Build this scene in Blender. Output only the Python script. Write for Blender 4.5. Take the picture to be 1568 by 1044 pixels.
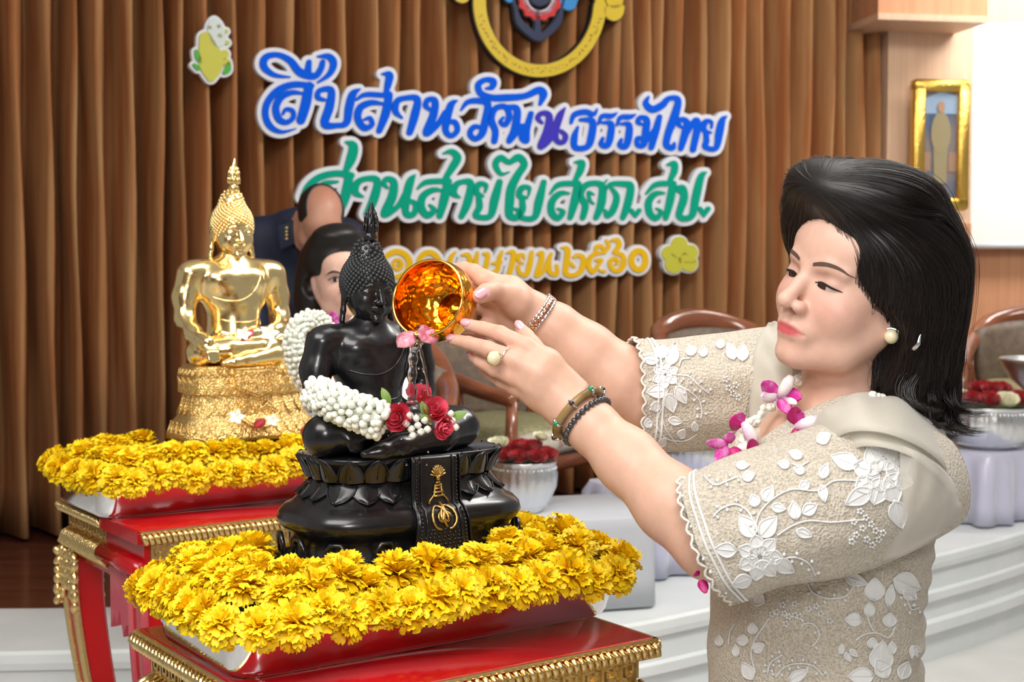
import bpy, math, random
import numpy as np
from mathutils import Vector, Matrix, noise
from mathutils.bvhtree import BVHTree
for o in list(bpy.data.objects): bpy.data.objects.remove(o)
SC = bpy.context.scene; COL = SC.collection
PI = math.pi
rng = random.Random(7)
# ---------------------------------------------------------------- camera
F = 50/36*1568; PITCH = math.atan(122/F); CAMZ = 1.5
cam = bpy.data.cameras.new('camera'); cam.lens = 50; cam.sensor_width = 36; cam.clip_start = .05
cam.dof.use_dof = True; cam.dof.focus_distance = 1.9; cam.dof.aperture_fstop = 9.0
co = bpy.data.objects.new('camera', cam); COL.objects.link(co)
co.location = (0, 0, CAMZ); co.rotation_euler = (PI/2-PITCH, 0, 0); SC.camera = co
# ---------------------------------------------------------------- light
w = bpy.data.worlds.new('hall_light'); SC.world = w; w.use_nodes = True
w.node_tree.nodes['Background'].inputs[0].default_value = (1, .97, .94, 1)
w.node_tree.nodes['Background'].inputs[1].default_value = .32
def area(name, loc, target, sx, sy, e, col=(1, .97, .93)):
    l = bpy.data.lights.new(name, 'AREA'); l.shape = 'RECTANGLE'; l.size = sx; l.size_y = sy; l.energy = e; l.color = col
    o = bpy.data.objects.new(name, l); COL.objects.link(o); o.location = loc
    o.rotation_euler = (Vector(target)-Vector(loc)).to_track_quat('-Z', 'Y').to_euler()
    return o
area('ceiling_lamp_front', (-.9, .3, 3.3), (-.2, 2.2, 1.0), 2.2, 1.2, 78)
area('ceiling_lamp_mid', (.7, 2.6, 3.5), (.3, 2.8, .8), 2.4, .9, 30)
area('ceiling_lamp_stage', (1.9, 3.3, 3.6), (-.2, 6.2, 1.2), 1.6, .5, 78)
area('screen_fill_light', (3.1, 6.9, 3.65), (2.95, 8.2, 1.9), 1.4, .6, 75)  # added fill light aimed at the projection screen to whiten it, not a fixture
area('camera_flash', (.12, -.15, 2.0), (.1, 2.0, 1.2), .5, .4, 18, (1, .98, .96))
SC.view_settings.view_transform = 'Standard'; SC.view_settings.look = 'None'
SC.view_settings.gamma = 1; SC.view_settings.use_curve_mapping = False
SC.view_settings.exposure = -.02
# ---------------------------------------------------------------- placing
def P(px, py, Y):
    u = (px-784)/F; v = (522-py)/F; c, s = math.cos(PITCH), math.sin(PITCH)
    t = Y/(c+v*s)
    return np.array((u*t, Y, CAMZ+t*(-s+v*c)))
def ray(px, py):
    d = P(px, py, 1.0)-np.array((0, 0, CAMZ)); return d/np.linalg.norm(d)
def P_z(px, py, z):
    d = ray(px, py); t = (z-CAMZ)/d[2]; return np.array((0, 0, CAMZ))+d*t
# ---------------------------------------------------------------- objects
def tag(o, label=None, cat=None, group=None, kind=None):
    if label: o['label'] = label
    if cat: o['category'] = cat
    if group: o['group'] = group
    if kind: o['kind'] = kind
    return o
def empty(name, loc=(0, 0, 0), rz=0, label=None, cat=None, group=None):
    o = bpy.data.objects.new(name, None); COL.objects.link(o); o.location = loc; o.rotation_euler = (0, 0, rz)
    o.empty_display_size = .05
    return tag(o, label, cat, group)
def link(name, me, parent=None, loc=None, rot=None, scale=None):
    o = bpy.data.objects.new(name, me); COL.objects.link(o)
    if parent: o.parent = parent
    if loc is not None: o.location = loc
    if rot is not None: o.rotation_euler = rot
    if scale is not None: o.scale = scale if hasattr(scale, '__len__') else (scale,)*3
    return o
def mesh(name, v, f, mat=None, smooth=True, mi=None):
    me = bpy.data.meshes.new(name)
    me.from_pydata([tuple(map(float, x)) for x in v] if not isinstance(v, np.ndarray) else v.tolist(), [], f if not isinstance(f, np.ndarray) else f.tolist())
    for m in (mat if isinstance(mat, (list, tuple)) else [mat]):
        if m: me.materials.append(m)
    if mi is not None: me.polygons.foreach_set('material_index', np.array(mi, dtype=np.int32))
    if smooth: me.polygons.foreach_set('use_smooth', np.ones(len(me.polygons), dtype=bool))
    me.update(); return me
class MB:
    """collects shapes into one mesh"""
    def __init__(s): s.v = []; s.f = []; s.m = []; s.cur = 0
    def add(s, v, f):
        b = len(s.v); s.v += [tuple(map(float, x)) for x in v]; s.f += [[b+i for i in q] for q in f]; s.m += [s.cur]*len(f); return s
    def box(s, c, h, R=None, bev=0.0):
        cx, cy, cz = c; hx, hy, hz = h
        if bev:
            prof = []
            pts = []
            b = min(bev, hx, hy, hz)
            rings = [(-hz, b), (-hz+b, 0), (hz-b, 0), (hz, b)]
            v = []
            for z, ins in rings:
                X, Y = hx-ins, hy-ins
                bb = b*.6
                for (x, y) in ((-X+bb, -Y), (X-bb, -Y), (X, -Y+bb), (X, Y-bb), (X-bb, Y), (-X+bb, Y), (-X, Y-bb), (-X, -Y+bb)): v.append((x, y, z))
            f = [[j*8+i, j*8+(i+1) % 8, (j+1)*8+(i+1) % 8, (j+1)*8+i] for j in range(3) for i in range(8)]
            f += [list(range(7, -1, -1)), list(range(24, 32))]
        else:
            v = [(x*hx, y*hy, z*hz) for z in (-1, 1) for y in (-1, 1) for x in (-1, 1)]
            f = [[0, 2, 3, 1], [4, 5, 7, 6], [0, 1, 5, 4], [2, 6, 7, 3], [0, 4, 6, 2], [1, 3, 7, 5]]
        if R is not None: v = [R@Vector(q) for q in v]
        return s.add([(q[0]+cx, q[1]+cy, q[2]+cz) for q in v], f)
    def tube(s, pts, rad, n=8, closed=False, flat=1.0, up=None, cap=True):
        pts = [Vector(p) for p in pts]; m = len(pts)
        if not hasattr(rad, '__len__'): rad = [rad]*m
        rings = []; prevx = None
        for i, p in enumerate(pts):
            a = pts[(i-1) % m] if (closed or i > 0) else p; b = pts[(i+1) % m] if (closed or i < m-1) else p
            t = (b-a).normalized()
            if up is not None:
                x = Vector(up).cross(t)
                if x.length < 1e-6: x = t.orthogonal()
                x.normalize()
            elif prevx is None: x = t.orthogonal().normalized()
            else: x = (prevx-t*prevx.dot(t)).normalized()
            prevx = x; y = t.cross(x)
            rings.append([p+x*(rad[i]*math.cos(2*PI*k/n))+y*(rad[i]*flat*math.sin(2*PI*k/n)) for k in range(n)])
        v = [q for r in rings for q in r]; f = []
        for i in range(m if closed else m-1):
            j = (i+1) % m
            f += [[i*n+k, i*n+(k+1) % n, j*n+(k+1) % n, j*n+k] for k in range(n)]
        if cap and not closed: f += [list(range(n-1, -1, -1)), [(m-1)*n+k for k in range(n)]]
        return s.add(v, f)
    def lathe(s, prof, n=32, c=(0, 0, 0), sx=1, sy=1, R=None, capb=True, capt=True, rf=None):
        v = []; f = []
        for (r, z) in prof:
            for k in range(n):
                a = 2*PI*k/n; rr = r*(rf(a, z) if rf else 1)
                q = Vector((rr*math.cos(a)*sx, rr*math.sin(a)*sy, z))
                if R is not None: q = R@q
                v.append((q[0]+c[0], q[1]+c[1], q[2]+c[2]))
        for i in range(len(prof)-1):
            f += [[i*n+k, i*n+(k+1) % n, (i+1)*n+(k+1) % n, (i+1)*n+k] for k in range(n)]
        if capb: f.append(list(range(n-1, -1, -1)))
        if capt: f.append([(len(prof)-1)*n+k for k in range(n)])
        return s.add(v, f)
    def ball(s, c, r, n=10, m=6, R=None):
        r = (r,)*3 if not hasattr(r, '__len__') else r
        v = []; f = []
        for j in range(1, m):
            th = PI*j/m
            for k in range(n):
                q = Vector((r[0]*math.sin(th)*math.cos(2*PI*k/n), r[1]*math.sin(th)*math.sin(2*PI*k/n), r[2]*math.cos(th)))
                if R is not None: q = R@q
                v.append((q[0]+c[0], q[1]+c[1], q[2]+c[2]))
        for q in (Vector((0, 0, r[2])), Vector((0, 0, -r[2]))):
            if R is not None: q = R@q
            v.append((q[0]+c[0], q[1]+c[1], q[2]+c[2]))
        T = len(v)-2; B = T+1
        f += [[j*n+k, (j+1)*n+k, (j+1)*n+(k+1) % n, j*n+(k+1) % n] for j in range(m-2) for k in range(n)]
        f += [[T, k, (k+1) % n] for k in range(n)]+[[B, (m-2)*n+(k+1) % n, (m-2)*n+k] for k in range(n)]
        return s.add(v, f)
    def prism(s, poly, z0, z1, M=None):
        n = len(poly); v = [Vector((x, y, z0)) for x, y in poly]+[Vector((x, y, z1)) for x, y in poly]
        if M is not None: v = [M@q for q in v]
        return s.add(v, [list(range(n-1, -1, -1)), list(range(n, 2*n))]+[[i, (i+1) % n, n+(i+1) % n, n+i] for i in range(n)])
    def grid(s, G, closeu=False):
        nu = len(G); nv = len(G[0])
        return s.add([p for r in G for p in r], [[i*nv+j, ((i+1) % nu)*nv+j, ((i+1) % nu)*nv+j+1, i*nv+j+1] for i in range(nu if closeu else nu-1) for j in range(nv-1)])
    def mesh(s, name, mat, smooth=True): return mesh(name, s.v, s.f, mat, smooth, s.m if isinstance(mat, (list, tuple)) else None)
    def build(s, name, mat, parent=None, smooth=True, **k): return link(name, s.mesh(name, mat, smooth), parent, **k)
def spline(pts, n=8, closed=False):
    """Catmull-Rom through rows of any width"""
    A = np.array(pts, dtype=float); m = len(A); out = []
    for i in range(m if closed else m-1):
        g = lambda k: A[k % m] if closed else A[min(max(k, 0), m-1)]
        p0, p1, p2, p3 = g(i-1), g(i), g(i+1), g(i+2)
        for k in range(n):
            t = k/n
            out.append(.5*((2*p1)+(p2-p0)*t+(2*p0-5*p1+4*p2-p3)*t*t+(3*p1-p0-3*p2+p3)*t**3))
    if not closed: out.append(A[-1])
    return np.array(out)
def bevel(o, wd=.004, seg=2):
    m = o.modifiers.new('bevel', 'BEVEL'); m.width = wd; m.segments = seg; m.limit_method = 'ANGLE'; return o
def copy_tree(o, parent=None):
    c = o.copy(); COL.objects.link(c)
    if parent: c.parent = parent
    for ch in list(o.children): copy_tree(ch, c)
    return c
# ---------------------------------------------------------------- materials
def mat(name, col=(.8, .8, .8), rough=.5, metal=0.0, **k):
    m = bpy.data.materials.new(name); m.use_nodes = True; nt = m.node_tree; b = nt.nodes['Principled BSDF']
    b.inputs['Base Color'].default_value = (*col, 1); b.inputs['Roughness'].default_value = rough; b.inputs['Metallic'].default_value = metal
    N = lambda t: nt.nodes.new(t); L = nt.links.new
    tc = None
    def coords(sc):
        nonlocal tc
        if tc is None: tc = N('ShaderNodeTexCoord')
        mp = N('ShaderNodeMapping'); L(tc.outputs['Object'], mp.inputs[0]); mp.inputs['Scale'].default_value = sc if hasattr(sc, '__len__') else (sc,)*3
        return mp.outputs[0]
    if 'col2' in k:
        nz = N('ShaderNodeTexNoise'); nz.inputs['Detail'].default_value = k.get('det', 4); nz.inputs['Scale'].default_value = 1
        L(coords(k.get('cs', 20)), nz.inputs['Vector'])
        r = N('ShaderNodeValToRGB'); r.color_ramp.elements[0].color = (*col, 1); r.color_ramp.elements[1].color = (*k['col2'], 1)
        r.color_ramp.elements[0].position, r.color_ramp.elements[1].position = k.get('ramp', (.4, .62))
        L(nz.outputs[0], r.inputs[0]); L(r.outputs[0], b.inputs['Base Color'])
    if 'attr' in k:
        at = N('ShaderNodeAttribute'); at.attribute_name = k['attr']
        if 'mottle' in k:
            nz = N('ShaderNodeTexNoise'); nz.inputs['Scale'].default_value = 1; nz.inputs['Detail'].default_value = 3; L(coords(k['mottle']), nz.inputs['Vector'])
            mr = N('ShaderNodeMapRange'); mr.inputs[3].default_value = .9; mr.inputs[4].default_value = 1.1; L(nz.outputs[0], mr.inputs[0])
            mx = N('ShaderNodeMix'); mx.data_type = 'RGBA'; mx.blend_type = 'MULTIPLY'; mx.inputs[0].default_value = 1
            L(at.outputs['Color'], mx.inputs[6]); L(mr.outputs[0], mx.inputs[7]); L(mx.outputs[2], b.inputs['Base Color'])
        else: L(at.outputs['Color'], b.inputs['Base Color'])
    if 'bump' in k:
        kind = k.get('bt', 'noise')
        if kind == 'noise': t = N('ShaderNodeTexNoise'); t.inputs['Detail'].default_value = k.get('bd', 3)
        elif kind == 'voronoi': t = N('ShaderNodeTexVoronoi'); t.feature = k.get('vf', 'F1')
        else: t = N('ShaderNodeTexWave'); t.inputs['Distortion'].default_value = k.get('dist', 3); t.inputs['Detail'].default_value = 2
        t.inputs['Scale'].default_value = 1; L(coords(k.get('bs', 200)), t.inputs['Vector'])
        bp = N('ShaderNodeBump'); bp.inputs['Strength'].default_value = k['bump']; bp.inputs['Distance'].default_value = k.get('bdist', .002)
        L(t.outputs['Distance' if kind == 'voronoi' else 0], bp.inputs['Height']); L(bp.outputs[0], b.inputs['Normal'])
    for key, nm in (('sheen', 'Sheen Weight'), ('coat', 'Coat Weight'), ('trans', 'Transmission Weight'), ('ior', 'IOR'), ('alpha', 'Alpha'), ('sss', 'Subsurface Weight'), ('spec', 'Specular IOR Level'), ('emit', 'Emission Strength'), ('aniso', 'Anisotropic'), ('coatr', 'Coat Roughness')):
        if key in k: b.inputs[nm].default_value = k[key]
    if 'sss' in k:
        b.inputs['Subsurface Radius'].default_value = k.get('sssr', (1, .35, .2)); b.inputs['Subsurface Scale'].default_value = k.get('ssss', .006)
    if 'emitc' in k: b.inputs['Emission Color'].default_value = (*k['emitc'], 1)
    return m
# ---------------------------------------------------------------- signed distance modelling
f4 = np.float32
def smin(a, b, k):
    h = np.maximum(k-np.abs(a-b), 0)/k; return np.minimum(a, b)-h*h*k*.25
def smax(a, b, k): return -smin(-a, -b, k)
def cone(Q, a, b, ra, rb):
    a = np.array(a, f4); b = np.array(b, f4); d = b-a; L = float(d@d)
    t = np.clip((Q-a)@d/L, 0, 1) if L > 0 else np.zeros(len(Q), f4)
    return np.linalg.norm(Q-a-t[:, None]*d, axis=1)-(ra+(rb-ra)*t)
def ell(Q, c, r, R=None):
    q = Q-np.array(c, f4)
    if R is not None: q = q@np.array(R, f4)      # columns of R are the local axes
    r = np.array(r, f4); k0 = np.linalg.norm(q/r, axis=1); k1 = np.linalg.norm(q/(r*r), axis=1)+1e-9
    return k0*(k0-1)/k1
def chain(Q, pts, k=.01):
    d = None
    for a, b in zip(pts[:-1], pts[1:]):
        e = cone(Q, a[:3], b[:3], a[3], b[3]); d = e if d is None else smin(d, e, k)
    return d
def sdf_mesh(fn, lo, hi, h):
    lo = np.array(lo, float); hi = np.array(hi, float); n = np.ceil((hi-lo)/h).astype(int)+1
    S = 4; n = ((n+S-1)//S)*S+1; nc = (n-1)//S+1
    ax = [(lo[i]+h*np.arange(n[i])).astype(f4) for i in range(3)]
    cx = [a[::S] for a in ax]
    G = np.stack(np.meshgrid(*cx, indexing='ij'), -1).reshape(-1, 3)
    dc = fn(G).reshape(nc)
    near = np.abs(dc) < h*S*2.2
    nb = near.copy()
    fine = np.empty(n, f4); 
    idx = [np.minimum((np.arange(n[i])+S//2)//S, nc[i]-1) for i in range(3)]
    fine[:] = dc[np.ix_(*idx)]; msk = nb[np.ix_(*idx)]
    I = np.argwhere(msk)
    Q = np.stack([ax[i][I[:, i]] for i in range(3)], -1)
    out = np.empty(len(Q), f4); CH = 200000
    for s in range(0, len(Q), CH): out[s:s+CH] = fn(Q[s:s+CH])
    fine[msk] = out
    return surf_net(fine, lo, h)
def surf_net(D, lo, h):
    ins = D < 0; n = np.array(D.shape)
    c = n-1
    cnt = np.zeros(c, np.int8)
    for dx in (0, 1):
        for dy in (0, 1):
            for dz in (0, 1): cnt += ins[dx:dx+c[0], dy:dy+c[1], dz:dz+c[2]]
    act = (cnt > 0) & (cnt < 8); C = np.argwhere(act); ids = -np.ones(c, np.int64); ids[act] = np.arange(len(C))
    acc = np.zeros((len(C), 3)); num = np.zeros(len(C))
    for axis in range(3):
        o = [a for a in range(3) if a != axis]
        for u in (0, 1):
            for v in (0, 1):
                p = C.copy(); p[:, o[0]] += u; p[:, o[1]] += v; q = p.copy(); q[:, axis] += 1
                a = D[p[:, 0], p[:, 1], p[:, 2]]; b = D[q[:, 0], q[:, 1], q[:, 2]]
                m = (a < 0) != (b < 0); t = np.where(m, a/np.where(m, a-b, 1), 0)
                pos = p.astype(float); pos[:, axis] += t
                acc[m] += pos[m]; num[m] += 1
    V = lo+h*(acc/num[:, None]); faces = []
    for axis in range(3):
        sl0 = [slice(None)]*3; sl1 = [slice(None)]*3; sl0[axis] = slice(0, -1); sl1[axis] = slice(1, None)
        a = ins[tuple(sl0)]; b = ins[tuple(sl1)]; E = np.argwhere(a != b)
        o = [(axis+1) % 3, (axis+2) % 3]
        ok = (E[:, o[0]] > 0) & (E[:, o[1]] > 0) & (E[:, o[0]] < n[o[0]]-1) & (E[:, o[1]] < n[o[1]]-1); E = E[ok]
        q = []
        for u, v in ((-1, -1), (0, -1), (0, 0), (-1, 0)):
            t = E.copy(); t[:, o[0]] += u; t[:, o[1]] += v; q.append(ids[t[:, 0], t[:, 1], t[:, 2]])
        q = np.stack(q, 1); flip = ~a[E[:, 0], E[:, 1], E[:, 2]]; q[flip] = q[flip][:, ::-1]; faces.append(q)
    Fq = np.concatenate(faces); Fq = Fq[(Fq >= 0).all(1)]
    return V, Fq
def merge(parts):
    V = []; Fa = []; b = 0
    for v, f in parts: V.append(v); Fa.append(f+b); b += len(v)
    return np.concatenate(V), np.concatenate(Fa)
def color_attr(me, cols, name='Col'):
    a = me.color_attributes.new(name, 'FLOAT_COLOR', 'POINT'); c = np.ones((len(cols), 4), f4); c[:, :3] = cols; a.data.foreach_set('color', c.ravel())
def trace(fn, pts, d, off=0.0, steps=40):
    """slide points along d until they meet the surface fn = off"""
    Q = np.array(pts, f4).copy(); d = np.array(d, f4)
    for _ in range(steps):
        Q = Q+d*((fn(Q)-off)*.8)[:, None]
    return Q
def rotm(ax, ang): return np.array(Matrix.Rotation(math.radians(ang), 3, ax))
# ================================================================ the hall
M = {}
M['floor'] = mat('floor_tile', (.62, .62, .60), .25, col2=(.68, .67, .65), cs=3)
M['stage_white'] = mat('painted_stage_edge', (.74, .77, .77), .35, col2=(.68, .72, .72), cs=4, bump=.05, bs=30)
M['stage_wood'] = mat('stage_boards', (.075, .020, .012), .28, col2=(.13, .040, .022), cs=(2, 30, 2), coat=.3)
M['curtain'] = mat('curtain_velvet', (.42, .225, .098), .9, col2=(.35, .135, .05), cs=(14, 14, 1.2), spec=.15, bump=.25, bs=(260, 260, 60))
M['panel'] = mat('pale_wood_panel', (.66, .44, .30), .45, col2=(.72, .50, .34), cs=(60, 60, 1.5), det=6)
M['panel_dark'] = mat('orange_wood_panel', (.56, .27, .14), .4, col2=(.62, .31, .17), cs=(40, 40, 2), det=6)
M['wall_white'] = mat('white_wall', (.86, .85, .83), .7)
M['shell'] = mat('back_wall_paint', (.35, .28, .22), .8)
M['gold_frame'] = mat('gilt_frame', (.85, .55, .12), .28, 1, bump=.5, bs=90, bdist=.01)
def struct(o): o['kind'] = 'structure'; return o
S_Z = .40
struct(MB().box((0, 4.5, -.05), (6, 6.2, .05)).build('floor', M['floor'], smooth=False))
M['hall_wood'] = mat('hall_wall_wood', (.30, .20, .13), .5, col2=(.36, .25, .16), cs=(30, 30, 2))
M['ceiling'] = mat('ceiling_board', (.80, .79, .76), .8)
struct(MB().box((0, 3.2, 3.85), (6, 7.4, .05)).build('ceiling', M['ceiling'], smooth=False))
struct(MB().box((0, -4.1, 1.9), (6, .06, 1.9)).build('wall_rear', M['hall_wood'], smooth=False))
EDGE = [(-3.6, 3.98), (-2.6, 3.95), (-1.6, 3.95), (-1.24, 3.97), (-.45, 4.03), (.2, 4.19), (.634, 4.47), (1.525, 5.23), (2.063, 5.73), (3.0, 6.75), (4.2, 8.1)]
E2 = spline(EDGE, 5)
def off_edge(d):
    out = []
    for i, p in enumerate(E2):
        t = E2[min(i+1, len(E2)-1)]-E2[max(i-1, 0)]; t /= np.linalg.norm(t); out.append(p+np.array((-t[1], t[0]))*d)
    return out
back = off_edge(.5); n = len(E2)
b = MB(); mid = off_edge(.2)
b.add([(p[0], p[1], S_Z-.004) for p in mid]+[(p[0]-1.6, p[1]+6.5, S_Z-.004) for p in mid], [[i, i+1, n+i+1, n+i] for i in range(n-1)])
struct(b.build('floor_stage', M['stage_wood'], smooth=False))
b = MB()        # white ledge with rounded nose and stepped mouldings down its face
prof = [(.5, S_Z+.002), (.0, S_Z+.002), (-.012, S_Z-.006), (-.015, S_Z-.03), (-.012, S_Z-.05), (0, S_Z-.052), (0, S_Z-.13), (-.02, S_Z-.135), (-.02, S_Z-.165), (.0, S_Z-.17), (0, S_Z-.24), (-.03, S_Z-.245), (-.03, S_Z-.285), (-.005, S_Z-.29), (-.005, 0)]
G = []
for d, z in prof: G.append([(p[0], p[1], z) for p in off_edge(d)])
b.grid(G)
struct(b.build('trim_1', M['stage_white'], smooth=False))
# ---------------------------------------------------------------- curtain
SL = .519; CN = np.array((SL, -1, 0))/math.hypot(SL, 1); CU = np.array((1, SL, 0))/math.hypot(SL, 1)
CY0 = 6.63
r2 = random.Random(3); edges = [-4.3]
while edges[-1] < 2.27: edges.append(edges[-1]+r2.uniform(.075, .14))
cols = []
for a, c in zip(edges[:-1], edges[1:]):
    amp = r2.uniform(.20, .32); skew = r2.uniform(.75, 1.35); dr = r2.uniform(-.02, .02); base = r2.uniform(-.008, .008)
    for k in range(9): cols.append((a+(c-a)*k/9, (k/9), amp, skew, dr, base))
zs = np.linspace(S_Z+.015, 3.3, 16); G = []
for (s, t, amp, skew, dr, base) in cols:
    row = []
    for z in zs:
        q = math.sin(PI*min(t**skew, 1))**1.9
        d = base+amp*(q-.5)*(1+.12*math.sin(z*1.7+s*9))
        p = np.array((0, CY0, 0))+CU*(s+dr*math.sin(z*1.1+s*3)*.6+.006*math.sin(z*5+s*40))+CN*d
        row.append((p[0], p[1], z+.006*math.sin(s*20)))
    G.append(row)
cu = MB().grid(G).build('stage_curtain', M['curtain'])
tag(cu, 'tall brown velvet stage curtain hanging in deep vertical folds', 'curtain')
sd = cu.modifiers.new('thick', 'SOLIDIFY'); sd.thickness = .004
b = MB(); b.box((0, 0, 1.7), (4.2, .05, 1.75), R=None)
wb = struct(b.build('wall_back', M['shell'], smooth=False)); wb.location = (-.3+.1, CY0-.1+.42, 0); wb.rotation_euler = (0, 0, math.atan(SL))
# ---------------------------------------------------------------- right side of the stage: panelled pier, beam, screen, wainscot
def vplane(name, p0, p1, z0, z1, th, m, parent=None):
    p0 = np.array(p0[:2]); p1 = np.array(p1[:2]); t = p1-p0; L = np.linalg.norm(t); t /= L; nn = np.array((t[1], -t[0]))
    b = MB(); q = [p0, p1, p1-nn*th, p0-nn*th]
    b.add([(x[0], x[1], z) for z in (z0, z1) for x in q], [[3, 2, 1, 0], [4, 5, 6, 7], [0, 1, 5, 4], [1, 2, 6, 5], [2, 3, 7, 6], [3, 0, 4, 7]])
    return b.build(name, m, parent, smooth=False)
c0 = P(1357, 300, 7.50); c1 = P(1487, 300, 7.62)
pier = struct(vplane('wall_right', c0, c1, S_Z, 3.4, .5, M['panel']))
d0 = P(1357, 300, 7.485); d1 = P(1488, 300, 7.605)
struct(vplane('trim_2', d0, d1, S_Z, 1.5+58/F*7.55, .02, M['panel_dark']))
w0 = P(1440, 300, 8.3); w1 = P(1720, 300, 8.3)
struct(vplane('wall_far', w0, w1, S_Z, 3.6, .1, M['panel']))
struct(vplane('trim_3', P(1440, 300, 8.26), P(1720, 300, 8.26), S_Z, 1.5+30/F*8.26, .05, M['panel_dark']))
scr = empty('projection_screen', P(1560, 372, 8.15), label='large white projection screen on the wall right of the portrait', cat='screen')
a0, a1 = P(1480, 200, 8.15), P(1690, 200, 8.15)
b = MB(); b.box((0, 0, .62), ((a1-a0)[0]/2, .015, .62)); o = b.build('screen_surface', M['wall_white'], scr, smooth=False); o.location = ((a0+a1)[0]/2-scr.location[0], 0, 0)
b = MB(); b.tube([(-.42, 0, -.012), (.5, 0, -.012)], .022); b.build('bottom_bar', mat('screen_bar', (.7, .72, .75), .4), scr)
# valance beam over the stage opening
v0 = P(1345, 10, 7.15); v1 = P(1512, 35, 7.25)
bz = P(1512, 32, 7.25)[2]
bm = vplane('trim_4', v0-CU*.0, v1, bz, 3.5, .6, M['panel_dark']); struct(bm)
bm2 = vplane('trim_5', P(1345, 10, 7.13), P(1514, 35, 7.23), bz-.012, bz+.02, .62, M['panel']); struct(bm2)
# framed portrait
fr = empty('portrait_picture', P(1437, 322, 7.46), rz=math.atan2(.12, .7), label='gilt framed painting of a standing figure on the wood panelled pier', cat='picture')
W = (P(1482, 220, 7.46)-P(1390, 220, 7.46))[0]; H = P(1437, 122, 7.46)[2]-P(1437, 322, 7.46)[2]
b = MB(); t = .065
b.box((0, 0, t/2), (W/2, .03, t/2), bev=.012); b.build('frame_rail', M['gold_frame'], fr)
b = MB(); b.box((0, 0, H-t/2), (W/2, .03, t/2), bev=.012); b.build('frame_rail', M['gold_frame'], fr)
for s in (-1, 1): b = MB(); b.box((s*(W/2-t/2), -.002, H/2), (t/2, .028, H/2-t*.3), bev=.012); b.build('frame_rail', M['gold_frame'], fr)
b = MB(); b.box((0, .005, H/2), (W/2-t*.8, .012, H/2-t*.8)); pc = b.build('painting', mat('painting_ground', (.05, .10, .20), .15, col2=(.30, .22, .16), cs=(5, 5, 3), ramp=(.35, .7)), fr, smooth=False)
def fig(name, poly, y, m): b = MB(); b.add([(x, y, z) for x, z in poly]+[(x, y+.004, z) for x, z in poly], [list(range(len(poly)))]+[[(i+1) % len(poly), i, len(poly)+i, len(poly)+(i+1) % len(poly)] for i in range(len(poly))]); return b.build(name, m, pc, smooth=False)
def blob(cx, cz, rx, rz, n=18): return [(cx+rx*math.cos(2*PI*k/n), cz+rz*math.sin(2*PI*k/n)) for k in range(n)]
mg = mat('painted_gold', (.30, .25, .14), .3); mk = mat('painted_skin', (.42, .25, .16), .3); ms = mat('painted_sky', (.28, .38, .52), .3); mb = mat('painted_rail', (.32, .2, .13), .3)
fig('painted_sky', [(-.108, .5), (.108, .5), (.108, .59), (.0, .615), (-.108, .57)], -.009, ms)
for x in (-.085, .075): fig('painted_balustrade', [(x-.03, .2), (x+.03, .2), (x+.03, .3), (x-.03, .3)], -.010, mb)
fig('painted_robe', blob(0, .40, .055, .11), -.014, mg); fig('painted_robe', [(-.04, .33), (.04, .33), (.035, .14), (-.035, .14)], -.013, mg); fig('painted_head', blob(0, .535, .02, .03), -.016, mk)
# ================================================================ lettering on the curtain
LY0 = 6.47
def plane_pt(px, py, off=0.0):
    d = ray(px, py); t = LY0/(d[1]-SL*d[0])
    return np.array((0, 0, CAMZ))+d*t+CN*off
def stroke_field(strokes, X, Y):
    D = np.full(X.shape, 1e3)
    for st in strokes:
        pts = spline(st, 5) if len(st) > 2 else np.array(st, float)
        if len(pts) == 1: pts = np.vstack([pts, pts+1e-6])
        for a, b in zip(pts[:-1], pts[1:]):
            dx, dy = b[0]-a[0], b[1]-a[1]; L = dx*dx+dy*dy+1e-9
            t = np.clip(((X-a[0])*dx+(Y-a[1])*dy)/L, 0, 1)
            D = np.minimum(D, np.hypot(X-a[0]-t*dx, Y-a[1]-t*dy)-(a[2]+(b[2]-a[2])*t)*.5)
    return D
def field_mesh(name, D, x0, y0, h, z0, z1, m):
    """fills D < 0 on a pixel grid and carries it, with thickness, to the curtain plane"""
    nx, ny = D.shape; V = []; idx = {}; Fc = []; walls = []
    def vert(key, x, y):
        if key not in idx: idx[key] = len(V); V.append((x, y))
        return idx[key]
    ins = D < 0
    act = np.argwhere((ins[:-1, :-1] | ins[1:, :-1] | ins[:-1, 1:] | ins[1:, 1:]))
    C4 = ((0, 0), (1, 0), (1, 1), (0, 1))
    for i, j in act:
        poly = []; cr = []
        for k in range(4):
            a = (i+C4[k][0], j+C4[k][1]); b_ = (i+C4[(k+1) % 4][0], j+C4[(k+1) % 4][1])
            if ins[a]: poly.append(vert(a, x0+a[0]*h, y0+a[1]*h))
            if ins[a] != ins[b_]:
                t = D[a]/(D[a]-D[b_]); key = (min(a, b_), max(a, b_))
                q = vert(key, x0+(a[0]+(b_[0]-a[0])*t)*h, y0+(a[1]+(b_[1]-a[1])*t)*h); poly.append(q); cr.append((q, ins[a]))
        if len(poly) > 2: Fc.append(poly)
        if len(cr) == 2: walls.append((cr[0][0], cr[1][0]) if cr[0][1] else (cr[1][0], cr[0][0]))
    N_ = len(V); VV = [plane_pt(x, y, z1) for x, y in V]+[plane_pt(x, y, z0) for x, y in V]
    Fc2 = [f[::-1] for f in Fc]; 
    faces = Fc2+[[v+N_ for v in f] for f in Fc]+[[a, b_, b_+N_, a+N_] for a, b_ in walls]
    return mesh(name, np.array(VV), faces, m, False)
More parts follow.
